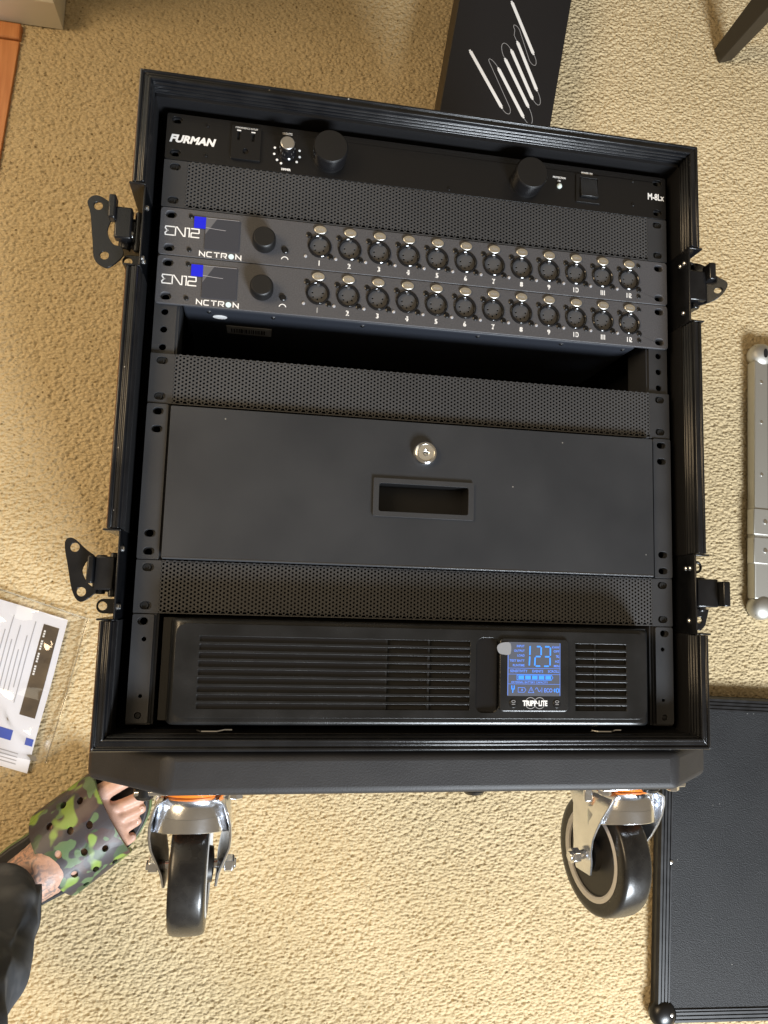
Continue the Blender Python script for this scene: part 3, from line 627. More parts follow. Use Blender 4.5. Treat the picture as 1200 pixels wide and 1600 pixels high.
def en12(k, label):
    y0 = k * U
    e = thing('network_unit', label, 'rack unit', (0, y0, 0), 'grey twelve socket network units')
    hs = ear_holes(y0, (7, 37.6), 9.0, 6.4) + [circle(-100.6 + 27.42 * i, y0 + 22.6, 10.4, 20) for i in range(12)]
    MB().plate(rrect(-241.3, 241.3, y0 + .25, y0 + 44.2, 3), hs, -3, 0).build('faceplate', M['grey'], e, bevel=0.5)
    ch = MB().box(-219, 213, y0 + 2.2, y0 + 42, -140, -9).build('chassis', M['chassis'], e, bevel=3)
    for x in (-196, -139, -57, 54, 138, 202): MB().lathe([(2.2, 0), (2.2, -.5), (1.2, -1.2)], (x, y0 + 2.2, -16), 'y', 10).build('chassis_screw', M['rivet'], ch)
    MB().prism(circle(0, 0, 6.4, 24, 4.4), 0, .3).xf(lambda x, y, z: (x - 187, y0 + 2.1 - z, y - 26)).build('sticker', M['white'], ch)
    lb = MB().box(-182, -140, y0 + 1.8, y0 + 2.15, -66, -46)
    lb.build('barcode_label', M['greyprint'], ch)
    bc = MB(); xx = -178
    while xx < -146:
        wd = random.choice((.6, 1, 1.6)); bc.box(xx, xx + wd, y0 + 1.6, y0 + 1.75, -62, -52); xx += wd + random.choice((.6, 1.0, 1.4))
    bc.build('barcode', M['dark'], ch)
    for sx in (-215, 211):
        for yy in (6.5, 37.5): screw(e, sx, y0 + yy, 0, 2.1)
    # logo drawn in strokes
    mb = MB(); yb, yt = y0 + 18.4, y0 + 26.2; ym = (yb + yt) / 2
    for pl in ([(-227.6, yt), (-236, yt), (-236.4, ym + 2.2), (-234.6, ym), (-236.4, ym - 2.2), (-236, yb), (-227.6, yb)], [(-235, ym), (-233.6, ym)],
               [(-227.6, yb - .5), (-227.6, yt), (-226.4, yt), (-220.6, yb), (-219.4, yb), (-219.4, yt + .5)],
               [(-218.4, yt), (-215.8, yt), (-215.8, yb - .5)],
               [(-214.4, yt), (-207.6, yt), (-207.4, ym + .4), (-208, ym), (-213.6, ym), (-214.2, ym - .6), (-214.2, yb), (-207, yb)]):
        mb.strip(pl, 1.05, .13)
    mb.build('model_logo', M['white'], e, smooth=0)
    mb = MB(); yb, yt = y0 + 1.9, y0 + 6.2; x = -206
    for chs in ('N', 'C', 'T', 'R', 'O', 'N'):
        a, b = x, x + 4.4
        for pl in {'N': [[(a, yb), (a, yt), (b, yb), (b, yt)]], 'C': [[(b, yt), (a + .6, yt), (a, yt - .8), (a, yb + .8), (a + .6, yb), (b, yb)]], 'T': [[(a - .3, yt), (b + .3, yt)], [((a + b) / 2, yt), ((a + b) / 2, yb)]],
                   'R': [[(a, yb), (a, yt), (b - .6, yt), (b, yt - .6), (b, ym - 18.7 + yb - y0 + .4 if False else (yb + yt) / 2 + .3), (b - .6, (yb + yt) / 2 - .2), (a + 1.2, (yb + yt) / 2 - .2)], [(a + 2, (yb + yt) / 2 - .2), (b, yb)]], 'O': []}[chs]:
            mb.strip(pl, .95, .13)
        if chs == 'O': MB().lathe([(2.45, .03), (2.45, .16)], ((a + b) / 2, (yb + yt) / 2, 0), 'z', 20).build('logo_dot', M['paleblue'], e)
        x += 6.3
    mb.build('brand_lettering', M['white'], e, smooth=0)
    ds = MB().prism(rrect(-202.5, -172, y0 + 8.2, y0 + 38, .8), .02, .8).build('display', M['screen'], e, bevel=.3)
    MB().strip([(-202, y0 + 28.4), (-193, y0 + 27.6), (-184.5, y0 + 27.2)], .35, .86).strip([(-202, y0 + 37.4), (-173, y0 + 37.6)], .3, .86).build('film_glint', M['inkgrey'], ds, smooth=0)  # glints on the film, painted as pale lines
    MB().add([(-202, y0 + 37.2, .84), (-202, y0 + 22, .84), (-192.5, y0 + 37.2, .84)], [(0, 1, 2)]).build('film_sheen', M['filmsheen'], ds, smooth=0)  # sheen on the film, painted as a pale triangle
    MB().box(-212, -202, y0 + 27, y0 + 37.6, .8, 1.15).build('film_tab', M['blue'], ds)
    kn = MB().lathe([(10.0, .3), (10.4, 1.2), (10.2, 9.5), (9.2, 11.4), (8.6, 11.8), (0.5, 11.7)], (-150.5, y0 + 20.6, 0), 'z', 40).build('encoder_knob', M['matte'], e)
    MB().lathe([(2.9, 0), (2.9, 1.2), (2.3, 1.8), (.3, 1.9)], (-131.5, y0 + 15, 0), 'z', 18).build('push_button', M['black'], e)
    MB().strip([(-131.5 + 3 * math.cos(R(a)), y0 + 6.2 + 3 * math.sin(R(a))) for a in range(10, 171, 16)], .85, .13).build('button_print', M['white'], e, smooth=0)
    for i in range(12): socket(e, -100.6 + 27.42 * i, 22.6, i + 1)
    return e
en12(9, 'grey twelve socket network unit directly beneath the perforated vent panel')
en12(8, 'grey twelve socket network unit above the open gap, lower of its pair')

# lockable drawer
y0 = 3 * U
dr = thing('storage_drawer_unit', 'dark grey lockable drawer with recessed handle and silver lock', 'drawer', (0, y0, 0))
for sx in (-1, 1):
    xa, xb = sorted((sx * 241.3, sx * 223.4))
    MB().plate(rrect(xa, xb, y0 + .4, y0 + 132.9, 1.6), [slot(sx * 231.8, y0 + q, 9.2, 6.2) for q in (7, 22, 111, 126.5)], -1.6, 1.2).build('mounting_ear', M['powder'], dr, bevel=.5)
MB().plate(rrect(-220.8, 219.6, y0 + 1.2, y0 + 130.6, 1), [rrect(-42.5, 42.5, y0 + 47.5, y0 + 76, 1.5)], -1, 6.5).build('drawer_front', M['drawer'], dr, bevel=1.7, seg=4)
MB().box(-222, 222, y0 + 2, y0 + 130, -300, -17).build('drawer_box', M['dark'], dr)
MB().tube([(-220, y0 + 2.0, 5.6), (0, y0 + 1.9, 5.7), (219, y0 + 2.0, 5.6)], 1.25, 12).build('drawer_edge_highlight', M['edgeglint'], dr)  # rod added to make a bright highlight along the drawer's bottom edge
hd = MB().plate(rrect(-45.5, 45.5, y0 + 44.8, y0 + 78.6, 1.2), [rrect(-40.5, 40.5, y0 + 49.2, y0 + 74.2, 2)], 6.52, 8.7).build('pull_handle', M['powder'], dr, bevel=.95, seg=3)
mb = MB(); a = rrect(-40.6, 40.6, y0 + 49.1, y0 + 74.3, 2); n = len(a)
mb.add([(x, y, 6.7) for x, y in a] + [(x * .985, y0 + 61.7 + (y - y0 - 61.7) * .97, -13) for x, y in a], [(i, (i + 1) % n, n + (i + 1) % n, n + i) for i in range(n)] + [tuple(range(n, 2 * n))])
mb.build('handle_recess', M['matte'], hd)
# the recess would cut the drawer box, so the box starts behind it
lk = MB().lathe([(10.6, 6.4), (10.6, 10.4), (10.1, 11.6), (8.8, 12.6), (7.6, 12.9), (7.3, 12.2)], (0, y0 + 102.8, 0), 'z', 36, caps=False).build('lock', M['chrome'], dr)
MB().plate(circle(0, y0 + 102.8, 7.35, 28), [rrect(-2.4, 2.4, y0 + 102.1, y0 + 103.5, .5)], 9.5, 12.2).build('lock_barrel', M['nickel'], lk, bevel=.3)
MB().lathe([(2.2, 12.3), (2.8, 12.7), (3.2, 12.3)], (0, y0 + 102.8, 0), 'z', 20, caps=False).build('key_ring', M['chrome'], lk)

# battery unit
ups = thing('battery_unit', 'black two unit battery backup with slotted bezel and lit blue display', 'battery backup', (0, 0, 0))
for sx in (-1, 1):
    xa, xb = sorted((sx * 241.3, sx * 224))
    MB().plate(rrect(xa, xb, .4, 88.2, 1.5), [slot(sx * 233, 82.5, 8.6, 6.2), circle(sx * 232, 6.5, 2.8, 12), circle(sx * 231, 68, 2.0, 10), circle(sx * 231, 22, 1.6, 10)], -1.8, 0).build('mounting_ear', M['powder'], ups, bevel=.4)
MB().box(-217, 217, 2, 86, -420, -6).build('chassis', M['dark'], ups)
pf = [(-209, -1), (-209, 8), (-208.4, 15), (-207, 20), (-205, 23.6), (-200, 25.4), (-190, 26), (186, 26), (195, 25.4), (201, 23.6), (204, 20), (206, 15), (207, 8), (207, -1)]
mb = MB(); n = len(pf); ylev = [(2.5, .0), (2.5, 1), (4.5, 1), (84, 1), (86.5, 1)]
mb.add([(x, 3, z) for x, z in pf] + [(x, 86.2, z) for x, z in pf], [(i, i + 1, n + i + 1, n + i) for i in range(n - 1)] + [tuple(range(n)), tuple(range(n, 2 * n))[::-1]])
b = mb.build('bezel', M['bezel'], ups, bevel=3.0, seg=3, smooth=45)
rows = [18.6 + 6.55 * j for j in range(9)]
hs = [rrect(-184, 38, yy - 2.15, yy + 2.15, .5, 2) for yy in rows] + [rrect(132, 179, yy - 2.1, yy + 2.1, .5, 2) for yy in rows] + [rrect(43.5, 63.2, 14.5, 76.5, 6, 5)]
MB().plate(rrect(-203, 198, 9.5, 83, 9, 6), hs, 26.3, 30).build('front_panel', M['bezel'], ups, bevel=.8, seg=3)
for (xa, xb, nm) in ((-186, -34, 'solid_backing'),):
    for yy in rows: MB().box(-184.2, xb, yy - 2.4, yy + 2.4, 26.1, 28.3).build(nm, M['gloss'], b, bevel=.2)
MB().box(-33, 40, 14, 76, 26.05, 26.3).build('vent_backing', M['dark'], b); MB().box(130, 181, 14, 76, 26.05, 26.3).build('vent_backing', M['dark'], b)
for x in (-33.4, 2.5, 150.5): MB().box(x - .9, x + .9, 15, 75, 26.4, 28.6).build('slot_divider', M['bezel'], b)
mb = MB()
for i in range(8):
    a0, a1 = R(180 * i / 8), R(180 * (i + 1) / 8)
    mb.add([(53 - 9.3 * math.cos(a0), 14.6, 29 - 2.6 * math.sin(a0)), (53 - 9.3 * math.cos(a1), 14.6, 29 - 2.6 * math.sin(a1)), (53 - 9.3 * math.cos(a1), 76.4, 29 - 2.6 * math.sin(a1)), (53 - 9.3 * math.cos(a0), 76.4, 29 - 2.6 * math.sin(a0))], [(0, 1, 2, 3)])
mb.build('finger_recess', M['gloss'], b, smooth=60)
lc = MB().prism(rrect(63.2, 125.2, 15.6, 77, 4, 5), 26.4, 32.2).build('control_panel', M['bezel'], ups, bevel=1.2, seg=3)
ZP = lambda u, v: (63 + (u - 170) * .1333, 77 - (v - 75) * .1212)
def zbox(u0, u1, v0, v1): a = ZP(u0, v1); c = ZP(u1, v0); return a[0], c[0], a[1], c[1]
a = zbox(222, 577, 103, 472)
sc = MB().prism(rrect(*a, .6, 2), 32.0, 32.5).build('display', M['lcd'], lc)
mb = MB(); zt = 32.62
def seg(u0, v0, u1, v1, wd=9): mb.strip([ZP(u0, v0), ZP(u1, v1)], wd * .1333, zt)
for p in ((372, 128, 370, 190), (370, 200, 367, 262), (417, 131, 442, 131), (446, 136, 446, 190), (410, 200, 442, 200), (406, 206, 403, 262), (410, 266, 440, 266), (472, 131, 502, 131), (508, 136, 508, 192), (472, 200, 502, 200), (506, 206, 506, 260), (466, 266, 498, 266)): seg(*p)
for k in range(5): q = zbox(296 + 45 * k, 332 + 45 * k, 333, 357); mb.box(*q, zt - .05, zt)
mb.strip([ZP(*q) for q in ((286, 328), (515, 328), (526, 345), (515, 362), (286, 362))], .42, zt, closed=True)
# plug, waves
for p in ((252, 400, 252, 425), (268, 400, 268, 425), (250, 425, 270, 425), (260, 425, 258, 450), (540, 420, 533, 432), (533, 432, 540, 444), (556, 416, 546, 432), (546, 432, 556, 448), (566, 418, 566, 446)): seg(*p, 6)
mb.build('display_digits', M['glow'], sc, smooth=0)
mb = MB()
for s, u0, u1, v0, v1 in (('INPUT', 283, 334, 122, 138), ('OUTPUT', 265, 335, 154, 170), ('LOAD', 287, 335, 186, 202), ('TEST BATT', 236, 335, 222, 238), ('RUNTIME', 258, 335, 254, 270), ('KVAW', 520, 568, 126, 142), ('OFF', 530, 568, 154, 170), ('%', 545, 568, 188, 206), ('HZ', 541, 568, 224, 240), ('MIN', 532, 568, 256, 272),
                          ('SENSITIVITY', 240, 355, 292, 310), ('EVENTS', 388, 460, 292, 310), ('SCROLL', 492, 568, 292, 310), ('EXTERNAL BATTERY CAPACITY', 250, 492, 371, 385), ('ECO', 468, 522, 418, 446), ('VA', 414, 440, 122, 133), ('W', 472, 486, 122, 133)):
    if s in ('VA', 'W'): continue
    a = zbox(u0, u1, v0, v1); put_text(mb, s, *a, zt, .012)
for v in (282, 323, 390): mb.strip([ZP(225, v), ZP(575, v)], .28, zt)
mb.strip([ZP(226, 106), ZP(226, 468)], .4, zt); mb.strip([ZP(573, 106), ZP(573, 468)], .3, zt)
mb.strip([ZP(*q) for q in ((294, 414), (335, 414), (345, 430), (335, 446), (294, 446))], .35, zt, closed=True)
mb.strip([ZP(*q) for q in ((380, 410), (398, 448), (362, 448))], .35, zt, closed=True); mb.strip([ZP(380, 424), ZP(380, 438)], .35, zt)
mb.strip([ZP(408 + 3.6 * i, 428 - 14 * math.sin(i / 10 * 2 * math.pi)) for i in range(11)], .4, zt); mb.strip([ZP(452, 412), ZP(452, 448)], .4, zt)
put_text(mb, '8', *zbox(314, 326, 422, 438), zt)
mb.build('display_text', M['glow2'], sc, smooth=0)
mb = put_text(MB(), 'TRIPP', *zbox(325, 420, 502, 540), 32.35, .04); put_text(mb, 'LITE', *zbox(432, 490, 502, 540), 32.35, .04); mb.box(*zbox(421, 430, 518, 524), 32.25, 32.35)
mb.build('brand_lettering', M['white'], lc, smooth=0)
mb = MB()
for u in (378, 438): mb.strip([(ZP(u, 520)[0] + 4.6 * math.cos(R(q)), ZP(u, 520)[1] + 4.6 * math.sin(R(q))) for q in range(0, 360, 15)], .5, 32.3, closed=True)
mb.build('brand_ring', M['greyprint'], lc, smooth=0)
for u in (263, 553):
    bt = MB().prism(circle(*ZP(u, 525), 3.4, 16, 3.6), 32.0, 32.9).build('soft_button', M['black'], lc, bevel=.4)
    q = ZP(u, 520)
    mb = MB().strip([(q[0] + 1.6 * math.cos(R(t)), q[1] + 1.3 + 1.0 * math.sin(R(t))) for t in range(0, 360, 40)], .4, 33.0, closed=True)
    mb.box(q[0] - 1.5, q[0] + 1.5, q[1] - 1.2, q[1] - .7, 32.95, 33.05); mb.build('button_print', M['greyprint'], bt, smooth=0)
fm = MB().plate(smooth_loop([ZP(*q) for q in ((240, 112), (190, 108), (158, 125), (152, 150), (165, 180), (195, 190), (240, 186))], 3), [], 32.8, 33.0)
fm.build('film_tab', mat('frosted_film', (.24, .25, .27), .25), lc)
screw(ups, -232, 6.5, -1.5, 2.4); screw(ups, 232, 6.5, -1.5, 2.4)

# ------------------------------------------------------------------ black carton with printed light tubes
bx = thing('carton', 'black carton printed with white light tubes, half under the case top edge', 'box', (205, 860, FL))
ZB = FL + 80
TL, BL, TR, BR = (129, 1058), (101, 869), (318, 1092), (281, 872)
q = [(TL[0] + .55 * (TL[0] - BL[0]), TL[1] + .55 * (TL[1] - BL[1])), (BL[0] - .9 * (TL[0] - BL[0]) * .8, BL[1] - .8 * (TL[1] - BL[1]))]
q += [(BR[0] - .8 * (TR[0] - BR[0]) * .85, BR[1] - .8 * (TR[1] - BR[1])), (TR[0] + .45 * (TR[0] - BR[0]), TR[1] + .45 * (TR[1] - BR[1]))]
MB().prism(q, FL + 1, ZB - 8).build('carton_body', M['boxside'], bx, bevel=1.2)
MB().prism(q, ZB - 7.6, ZB).build('carton_lid', M['boxblack'], bx, bevel=.8)
mb = MB(); ml = MB()
tubes = [((149, 972), (201, 885)), ((196, 949), (237, 874)), ((207, 967), (245, 893)), ((217, 984), (252, 908)), ((227, 1000), (259, 924)), ((217, 1069), (253, 986))]
for a, b in tubes:
    mb.strip([a, b], 5.4, ZB + .25)
    a, b = Vector(a), Vector(b); d = (b - a).normalized()
    for p, s in ((a, -1), (b, 1)): mb.strip([p + d * s * .1, p + d * s * 3], 3.2, ZB + .2)
def loop(p, qd, side):                   # a cable arch from one tube end to the next
    p, qd = Vector(p), Vector(qd); m = (p + qd) / 2; r = (qd - p).length / 2; n_ = Vector((side[0], side[1])).normalized()
    ml.strip([m + (p - m) * math.cos(R(t)) + n_ * (r * 1.5 + 3) * math.sin(R(t)) for t in range(0, 181, 15)], .95, ZB + .22)
dn = (0.5, -0.86); up = (-0.5, .86)
V2 = lambda a, k, d=Vector((0.51, -0.86)): (a[0] + d.x * k, a[1] + d.y * k)
mid1 = (V2(tubes[0][1], 0)[0] + 12, tubes[0][1][1] + 5)
loop(V2(tubes[0][1], 3), mid1, dn); top1 = (tubes[1][0][0] - 14, tubes[1][0][1] + 6)
ml.strip([mid1, top1], .95, ZB + .21); loop(top1, V2(tubes[1][0], -3), up)
loop(V2(tubes[1][1], 3), V2(tubes[2][1], 3), dn); loop(V2(tubes[2][0], -3), V2(tubes[3][0], -3), up); loop(V2(tubes[3][1], 3), V2(tubes[4][1], 3), dn)
top2 = (tubes[4][0][0] - 1 - 4, tubes[4][0][1] + 22); mid2 = (tubes[5][1][0] - 6, tubes[5][1][1] - 14)
ml.strip([V2(tubes[4][0], -3), (tubes[4][0][0] - 6, tubes[4][0][1] + 12), top2], .95, ZB + .21)
loop(top2, (top2[0] + 8, top2[1] + 1), up); ml.strip([(top2[0] + 8, top2[1] + 1), mid2], .95, ZB + .21); loop(mid2, V2(tubes[5][1], 3), dn)
mb.build('tube_print', M['white'], bx, smooth=0); ml.build('cable_print', M['greyprint'], bx, smooth=0)

# ------------------------------------------------------------------ chair (only one leg in view)
ch = thing('chair', 'dark wooden chair with a tapered square leg standing on the carpet', 'chair', (645, 1110, FL))
def leg(x, y, a):
    c, s = math.cos(a), math.sin(a); vs_ = []
    for z, h in ((0, 13.5), (200, 21), (430, 27)):
        for u, v in ((-h, -h), (h, -h), (h, h), (-h, h)): vs_.append((x + c * u - s * v, y + s * u + c * v, FL + z - 1))
    mb = MB().add(vs_, [(0, 3, 2, 1), (8, 9, 10, 11)] + [(4 * j + i, 4 * j + (i + 1) % 4, 4 * j + 4 + (i + 1) % 4, 4 * j + 4 + i) for j in range(2) for i in range(4)])
    mb.build('leg', M['chair'], ch, bevel=1.5)
for x, y in ((646, 1110), (1030, 1240), (520 + 0, 1490), (905, 1620)): leg(x, y, R(18))
MB().prism([(640, 1090), (1050, 1225), (915, 1640), (505, 1505)], FL + 425, FL + 465).build('seat', M['chair'], ch, bevel=6, seg=3)

# ------------------------------------------------------------------ silver edged case at the right
fc = thing('flight_case', 'flat case with silver metal edging and ball corners beyond the latches', 'flight case', (780, 325, FL))
fc.rotation_euler.z = R(-1.8)
X0, X1, Y0, Y1, HT = 669, 930, 92, 557, 22
MB().box(X0 + 3, X1 - 3, Y0 + 3, Y1 - 3, FL, FL + HT - 2).build('body', M['liddark'], fc, bevel=1)
for (a, b, c, d) in ((X0, X0 + 26, Y0 + 30, Y1 - 30), (X1 - 26, X1, Y0 + 30, Y1 - 30), (X0 + 30, X1 - 30, Y0, Y0 + 26), (X0 + 30, X1 - 30, Y1 - 26, Y1)):
    MB().box(a, b, c, d, FL + HT - 20, FL + HT).build('edge_strip', M['silver'], fc, bevel=2, seg=3)
for x, y in ((X0 + 17, Y0 + 17), (X0 + 17, Y1 - 17), (X1 - 17, Y0 + 17), (X1 - 17, Y1 - 17)):
    cb = MB().lathe([(19, FL + 3), (21, FL + 10), (21, FL + HT - 8), (18, FL + HT), (12, FL + HT + 4), (4, FL + HT + 6)], (x, y, 0), 'z', 28).build('ball_corner', M['silver'], fc, smooth=60)
    if y > 200: MB().prism(circle(x, y, 4, 16, 8), FL + HT + 5, FL + HT + 6.3).build('corner_slot', M['dark'], cb)
for y in (180, 228):
    hp = MB().box(X0 - 3, X0 + 38, y, y + 44, FL + HT - 16, FL + HT + 2).build('hinge_plate', M['silver'], fc, bevel=1.5)
    MB().lathe([(4, 0), (3.4, 1.4), (1, 2)], (X0 + 18, y + 22, FL + HT + 2), 'z', 12).build('rivet', M['rivet'], hp)
for y in (330, 420, 490): MB().lathe([(3, 0), (2.6, 1), (1, 1.4)], (X0 + 13, y, FL + HT), 'z', 12).build('rivet', M['rivet'], fc)

# ------------------------------------------------------------------ the case lid on the floor, lower right
ld = thing('case_lid', 'black embossed case lid with ribbed edging lying beside the casters', 'case lid', (720, -260, FL))
ld.rotation_euler.z = R(-2.1)
X0, X1, Y0, Y1, HT = 489, 1010, -524, -38, 20
MB().box(X0 + 4, X1 - 4, Y0 + 4, Y1 - 4, FL + 2, FL + HT - 2).build('panel', M['liddark'], ld)
def lid_strip(side):
    pr = [(0, 0), (0, HT - 5), (1, HT - 3.4), (2.4, HT - 1.6)]
    for k in range(3): u = 2.8 + 5.4 * k; pr += [(u, HT), (u + 3.4, HT), (u + 4.0, HT - 1.6), (u + 4.8, HT - 1.6)]
    pr += [(19, HT), (21, HT), (22, HT - 2.4)]
    # ribs on the outer wall too
    wall = [(0, 2)]
    for k in range(1): z = 5 + 10 * k; wall += [(0, z), (1.2, z + 1), (1.2, z + 3), (0, z + 4)]
    pr = [(u, z) for u, z in wall] + pr[1:]
    n = len(pr); vs_ = []
    rngs = {'L': (Y0, Y1), 'R': (Y0, Y1), 'B': (X0, X1), 'T': (X0, X1)}[side]
    for e, m in ((rngs[0], 1), (rngs[1], -1)):
        for u, z in pr:
            t = e + m * u
            vs_.append({'L': (X0 + u, t, FL + z), 'R': (X1 - u, t, FL + z), 'B': (t, Y0 + u, FL + z), 'T': (t, Y1 - u, FL + z)}[side])
    MB().add(vs_, [(i, i + 1, n + i + 1, n + i) for i in range(n - 1)]).build('edge_strip', M['lidrim'], ld, smooth=25)
for s_ in 'LRBT': lid_strip(s_)
for x, y in ((X0 + 14, Y0 + 14), (X1 - 14, Y0 + 14), (X1 - 14, Y1 - 14), (X0 + 14, Y1 - 14)):
    cb = MB().lathe([(19, FL + 4), (21, FL + 12), (21, FL + HT - 8), (18, FL + HT + 1), (11, FL + HT + 5), (3, FL + HT + 6.5)], (x, y, 0), 'z', 28).build('ball_corner', M['black'], ld, smooth=60)
    MB().lathe([(3, 0), (2.6, 1), (1, 1.4)], (x + 8, y + 3, FL + HT + 5), 'z', 12).build('rivet', M['rivet'], cb)
for y in (-130, -290): MB().lathe([(3, -.5), (2.6, 1), (1, 1.4)], (X0 + 20, y, FL + HT), 'z', 12).build('rivet', M['rivet'], ld)

# ------------------------------------------------------------------ leaflet in a clear bag
lf = thing('leaflet', 'white printed leaflet with a brown picture band on the carpet', 'leaflet', (-470, 0, FL))
def warp(x, y, z): return (x + 6, y, FL + 4 + z + 2.0 * math.sin(x * .035 + y * .02) + 1.3 * math.sin(y * .045))
def sheet(pts, z, nu=14, nv=22):
    (a, b, c, d) = [Vector(p) for p in pts]; mb = MB(); vs_ = []
    for j in range(nv + 1):
        for i in range(nu + 1):
            p = (a * (1 - i / nu) + b * i / nu) * (1 - j / nv) + (d * (1 - i / nu) + c * i / nu) * j / nv
            vs_.append(warp(p.x, p.y, z))
    return mb.add(vs_, [(j * (nu + 1) + i, j * (nu + 1) + i + 1, (j + 1) * (nu + 1) + i + 1, (j + 1) * (nu + 1) + i) for j in range(nv) for i in range(nu)])
P = [(-447, -146), (-590, -105), (-556, 106), (-410, 64)]
sheet(P, 0).build('page', M['paper'], lf, smooth=60, fix=False)
Pv = [Vector(p) for p in P]
def pg(s, t): p = (Pv[0] * (1 - t) + Pv[3] * t) * (1 - s) + (Pv[1] * (1 - t) + Pv[2] * t) * s; return (p.x, p.y)
def patch(s0, s1, t0, t1, z=.35): return sheet([pg(s0, t0), pg(s1, t0), pg(s1, t1), pg(s0, t1)], z, 4, 10)
patch(.055, .20, .34, .93).build('picture_band', M['brownpic'], lf, smooth=60, fix=False)
mb = MB()
for t in (.145,): pass
patch(.015, .085, .17, .215).build('blue_mark', M['inkblue'], lf, smooth=0, fix=False)
patch(.215, .48, .17, .235).build('blue_mark', M['inkblue'], lf, smooth=0, fix=False)
mb = MB()
for k in range(4): q = sheet([pg(.12, .10 - .022 * k), pg(.12 + .34 - .05 * (k % 2), .10 - .022 * k), pg(.12 + .34 - .05 * (k % 2), .106 - .022 * k), pg(.12, .106 - .022 * k)], .35, 6, 1); mb.add(q.v, q.f)
for k in range(16): s = .27 + .04 * k; t1 = .93 - .05 * ((k * 7) % 5); q = sheet([pg(s, .40 + .03 * ((k * 3) % 4)), pg(s + .008, .40 + .03 * ((k * 3) % 4)), pg(s + .008, t1), pg(s, t1)], .35, 1, 12); mb.add(q.v, q.f)
mb.build('printed_lines', M['inkgrey'], lf, smooth=0, fix=False)
mb = MB(); q = sheet([pg(.115, .60), pg(.135, .60), pg(.135, .90), pg(.115, .90)], .7, 1, 10); 
for k in range(18):
    if k % 5 != 4: t = .60 + .0165 * k; q = sheet([pg(.165, t), pg(.182, t), pg(.182, t + .012), pg(.165, t + .012)], .7, 1, 1); mb.add(q.v, q.f)
mb.build('band_print', M['white'], lf, smooth=0, fix=False)
nu, nv = 46, 60; vs_ = []
A, B_, C_, D_ = (Vector(p) for p in ((-423, -131), (-640, -90), (-610, 138), (-383, 66)))
for j in range(nv + 1):
    for i in range(nu + 1):
        u, v = i / nu, j / nv
        p = (A * (1 - u) + B_ * u) * (1 - v) + (D_ * (1 - u) + C_ * u) * v
        x, y, z = warp(p.x, p.y, 4.5)
        z += 3.0 * vnoise(np.array([p.x + 900]), np.array([p.y + 900]), 22, 21)[0] + 5.0 * max(0, .30 - abs(vnoise(np.array([p.x + 900 + .5 * p.y]), np.array([p.y + 900]), 52, 22)[0] - .5)) / .30
        ed = min(u, 1 - u, v, 1 - v); z -= 3.5 * max(0, 1 - ed / .05)
        vs_.append((x, y, max(z, FL + 1.5)))
bag = MB().add(vs_, [(j * (nu + 1) + i, j * (nu + 1) + i + 1, (j + 1) * (nu + 1) + i + 1, (j + 1) * (nu + 1) + i) for j in range(nv) for i in range(nu)])
bo = bag.build('plastic_bag', M['bag'], None, smooth=80, fix=False)
for a, b in ((A, D_), (D_, C_)):
    MB().tube([warp(*(a * (1 - k / 24) + b * k / 24), 1.2 + .6 * math.sin(k)) for k in range(25)], 1.1, 6).build('bag_seam', M['bagseam'], bo)
tag(bo, 'clear wrinkled plastic bag over the printed leaflet', 'plastic bag')

# ------------------------------------------------------------------ the person's foot
pe = thing('person', 'person in faded black trousers and a camouflage slide sandal, foot by the case', 'person', (-355, -218, FL))
OA = Vector((-355, -218)); A_ = Vector((.788, .616)); B2 = Vector((-.616, .788))
def fw(a, b, h): p = OA + A_ * a + B2 * b; return (p.x, p.y, FL + h)
def blob(mb, c, r, n=14):
    vs_ = []; m = 9
    for j in range(1, m):
        t = math.pi * j / m
        for i in range(n):
            q = 2 * math.pi * i / n; vs_.append(fw(c[0] + r[0] * math.sin(t) * math.cos(q), c[1] + r[1] * math.sin(t) * math.sin(q), c[2] + r[2] * math.cos(t)))
    k = len(vs_); vs_ += [fw(c[0], c[1], c[2] + r[2]), fw(c[0], c[1], c[2] - r[2])]
    f = [(j * n + i, j * n + (i + 1) % n, (j + 1) * n + (i + 1) % n, (j + 1) * n + i) for j in range(m - 2) for i in range(n)]
    f += [(k, (i + 1) % n, i) for i in range(n)] + [(k + 1, (m - 2) * n + i, (m - 2) * n + (i + 1) % n) for i in range(n)]
    mb.add(vs_, f)
def chain(mb, pts, rs, sub=6):
    for i in range(len(pts) - 1):
        for j in range(sub):
            t = j / sub; c = [pts[i][k] * (1 - t) + pts[i + 1][k] * t for k in range(3)]; r = [rs[i][k] * (1 - t) + rs[i + 1][k] * t for k in range(3)]
            blob(mb, c, r, 12)
    blob(mb, pts[-1], rs[-1], 12)
mb = MB()
chain(mb, [(-138, 0, 50), (-100, 0, 58), (-55, -2, 58), (-10, 0, 46), (28, -2, 36)], [(32, 30, 26), (34, 33, 36), (36, 37, 30), (36, 43, 21), (26, 46, 13)], 5)
chain(mb, [(-104, 0, 70), (-106, 0, 110), (-108, 0, 190)], [(36, 31, 30), (38, 34, 30), (44, 42, 30)], 5)
TOES = [((40, 31, 33), (74, 27, 34), (96, 24, 32), 12.5), ((34, 9, 35), (62, 0, 37), (84, -7, 29), 8.3), ((30, -9, 34), (54, -14, 36), (74, -20, 28), 8.0), ((26, -25, 33), (44, -27, 34), (60, -30, 27), 7.6), ((18, -39, 31), (32, -42, 31), (43, -44, 26), 7.2)]
for a, b, c, r in TOES: chain(mb, [a, b, c], [(r * 1.15, r * 1.05, r), (r, r, r * .95), (r * .95, r, r * .8)], 5)
body = mb.build('body', M['skin'], pe, smooth=180)
rm = body.modifiers.new('Remesh', 'REMESH'); rm.mode = 'VOXEL'; rm.voxel_size = 0.0022; rm.use_smooth_shade = True
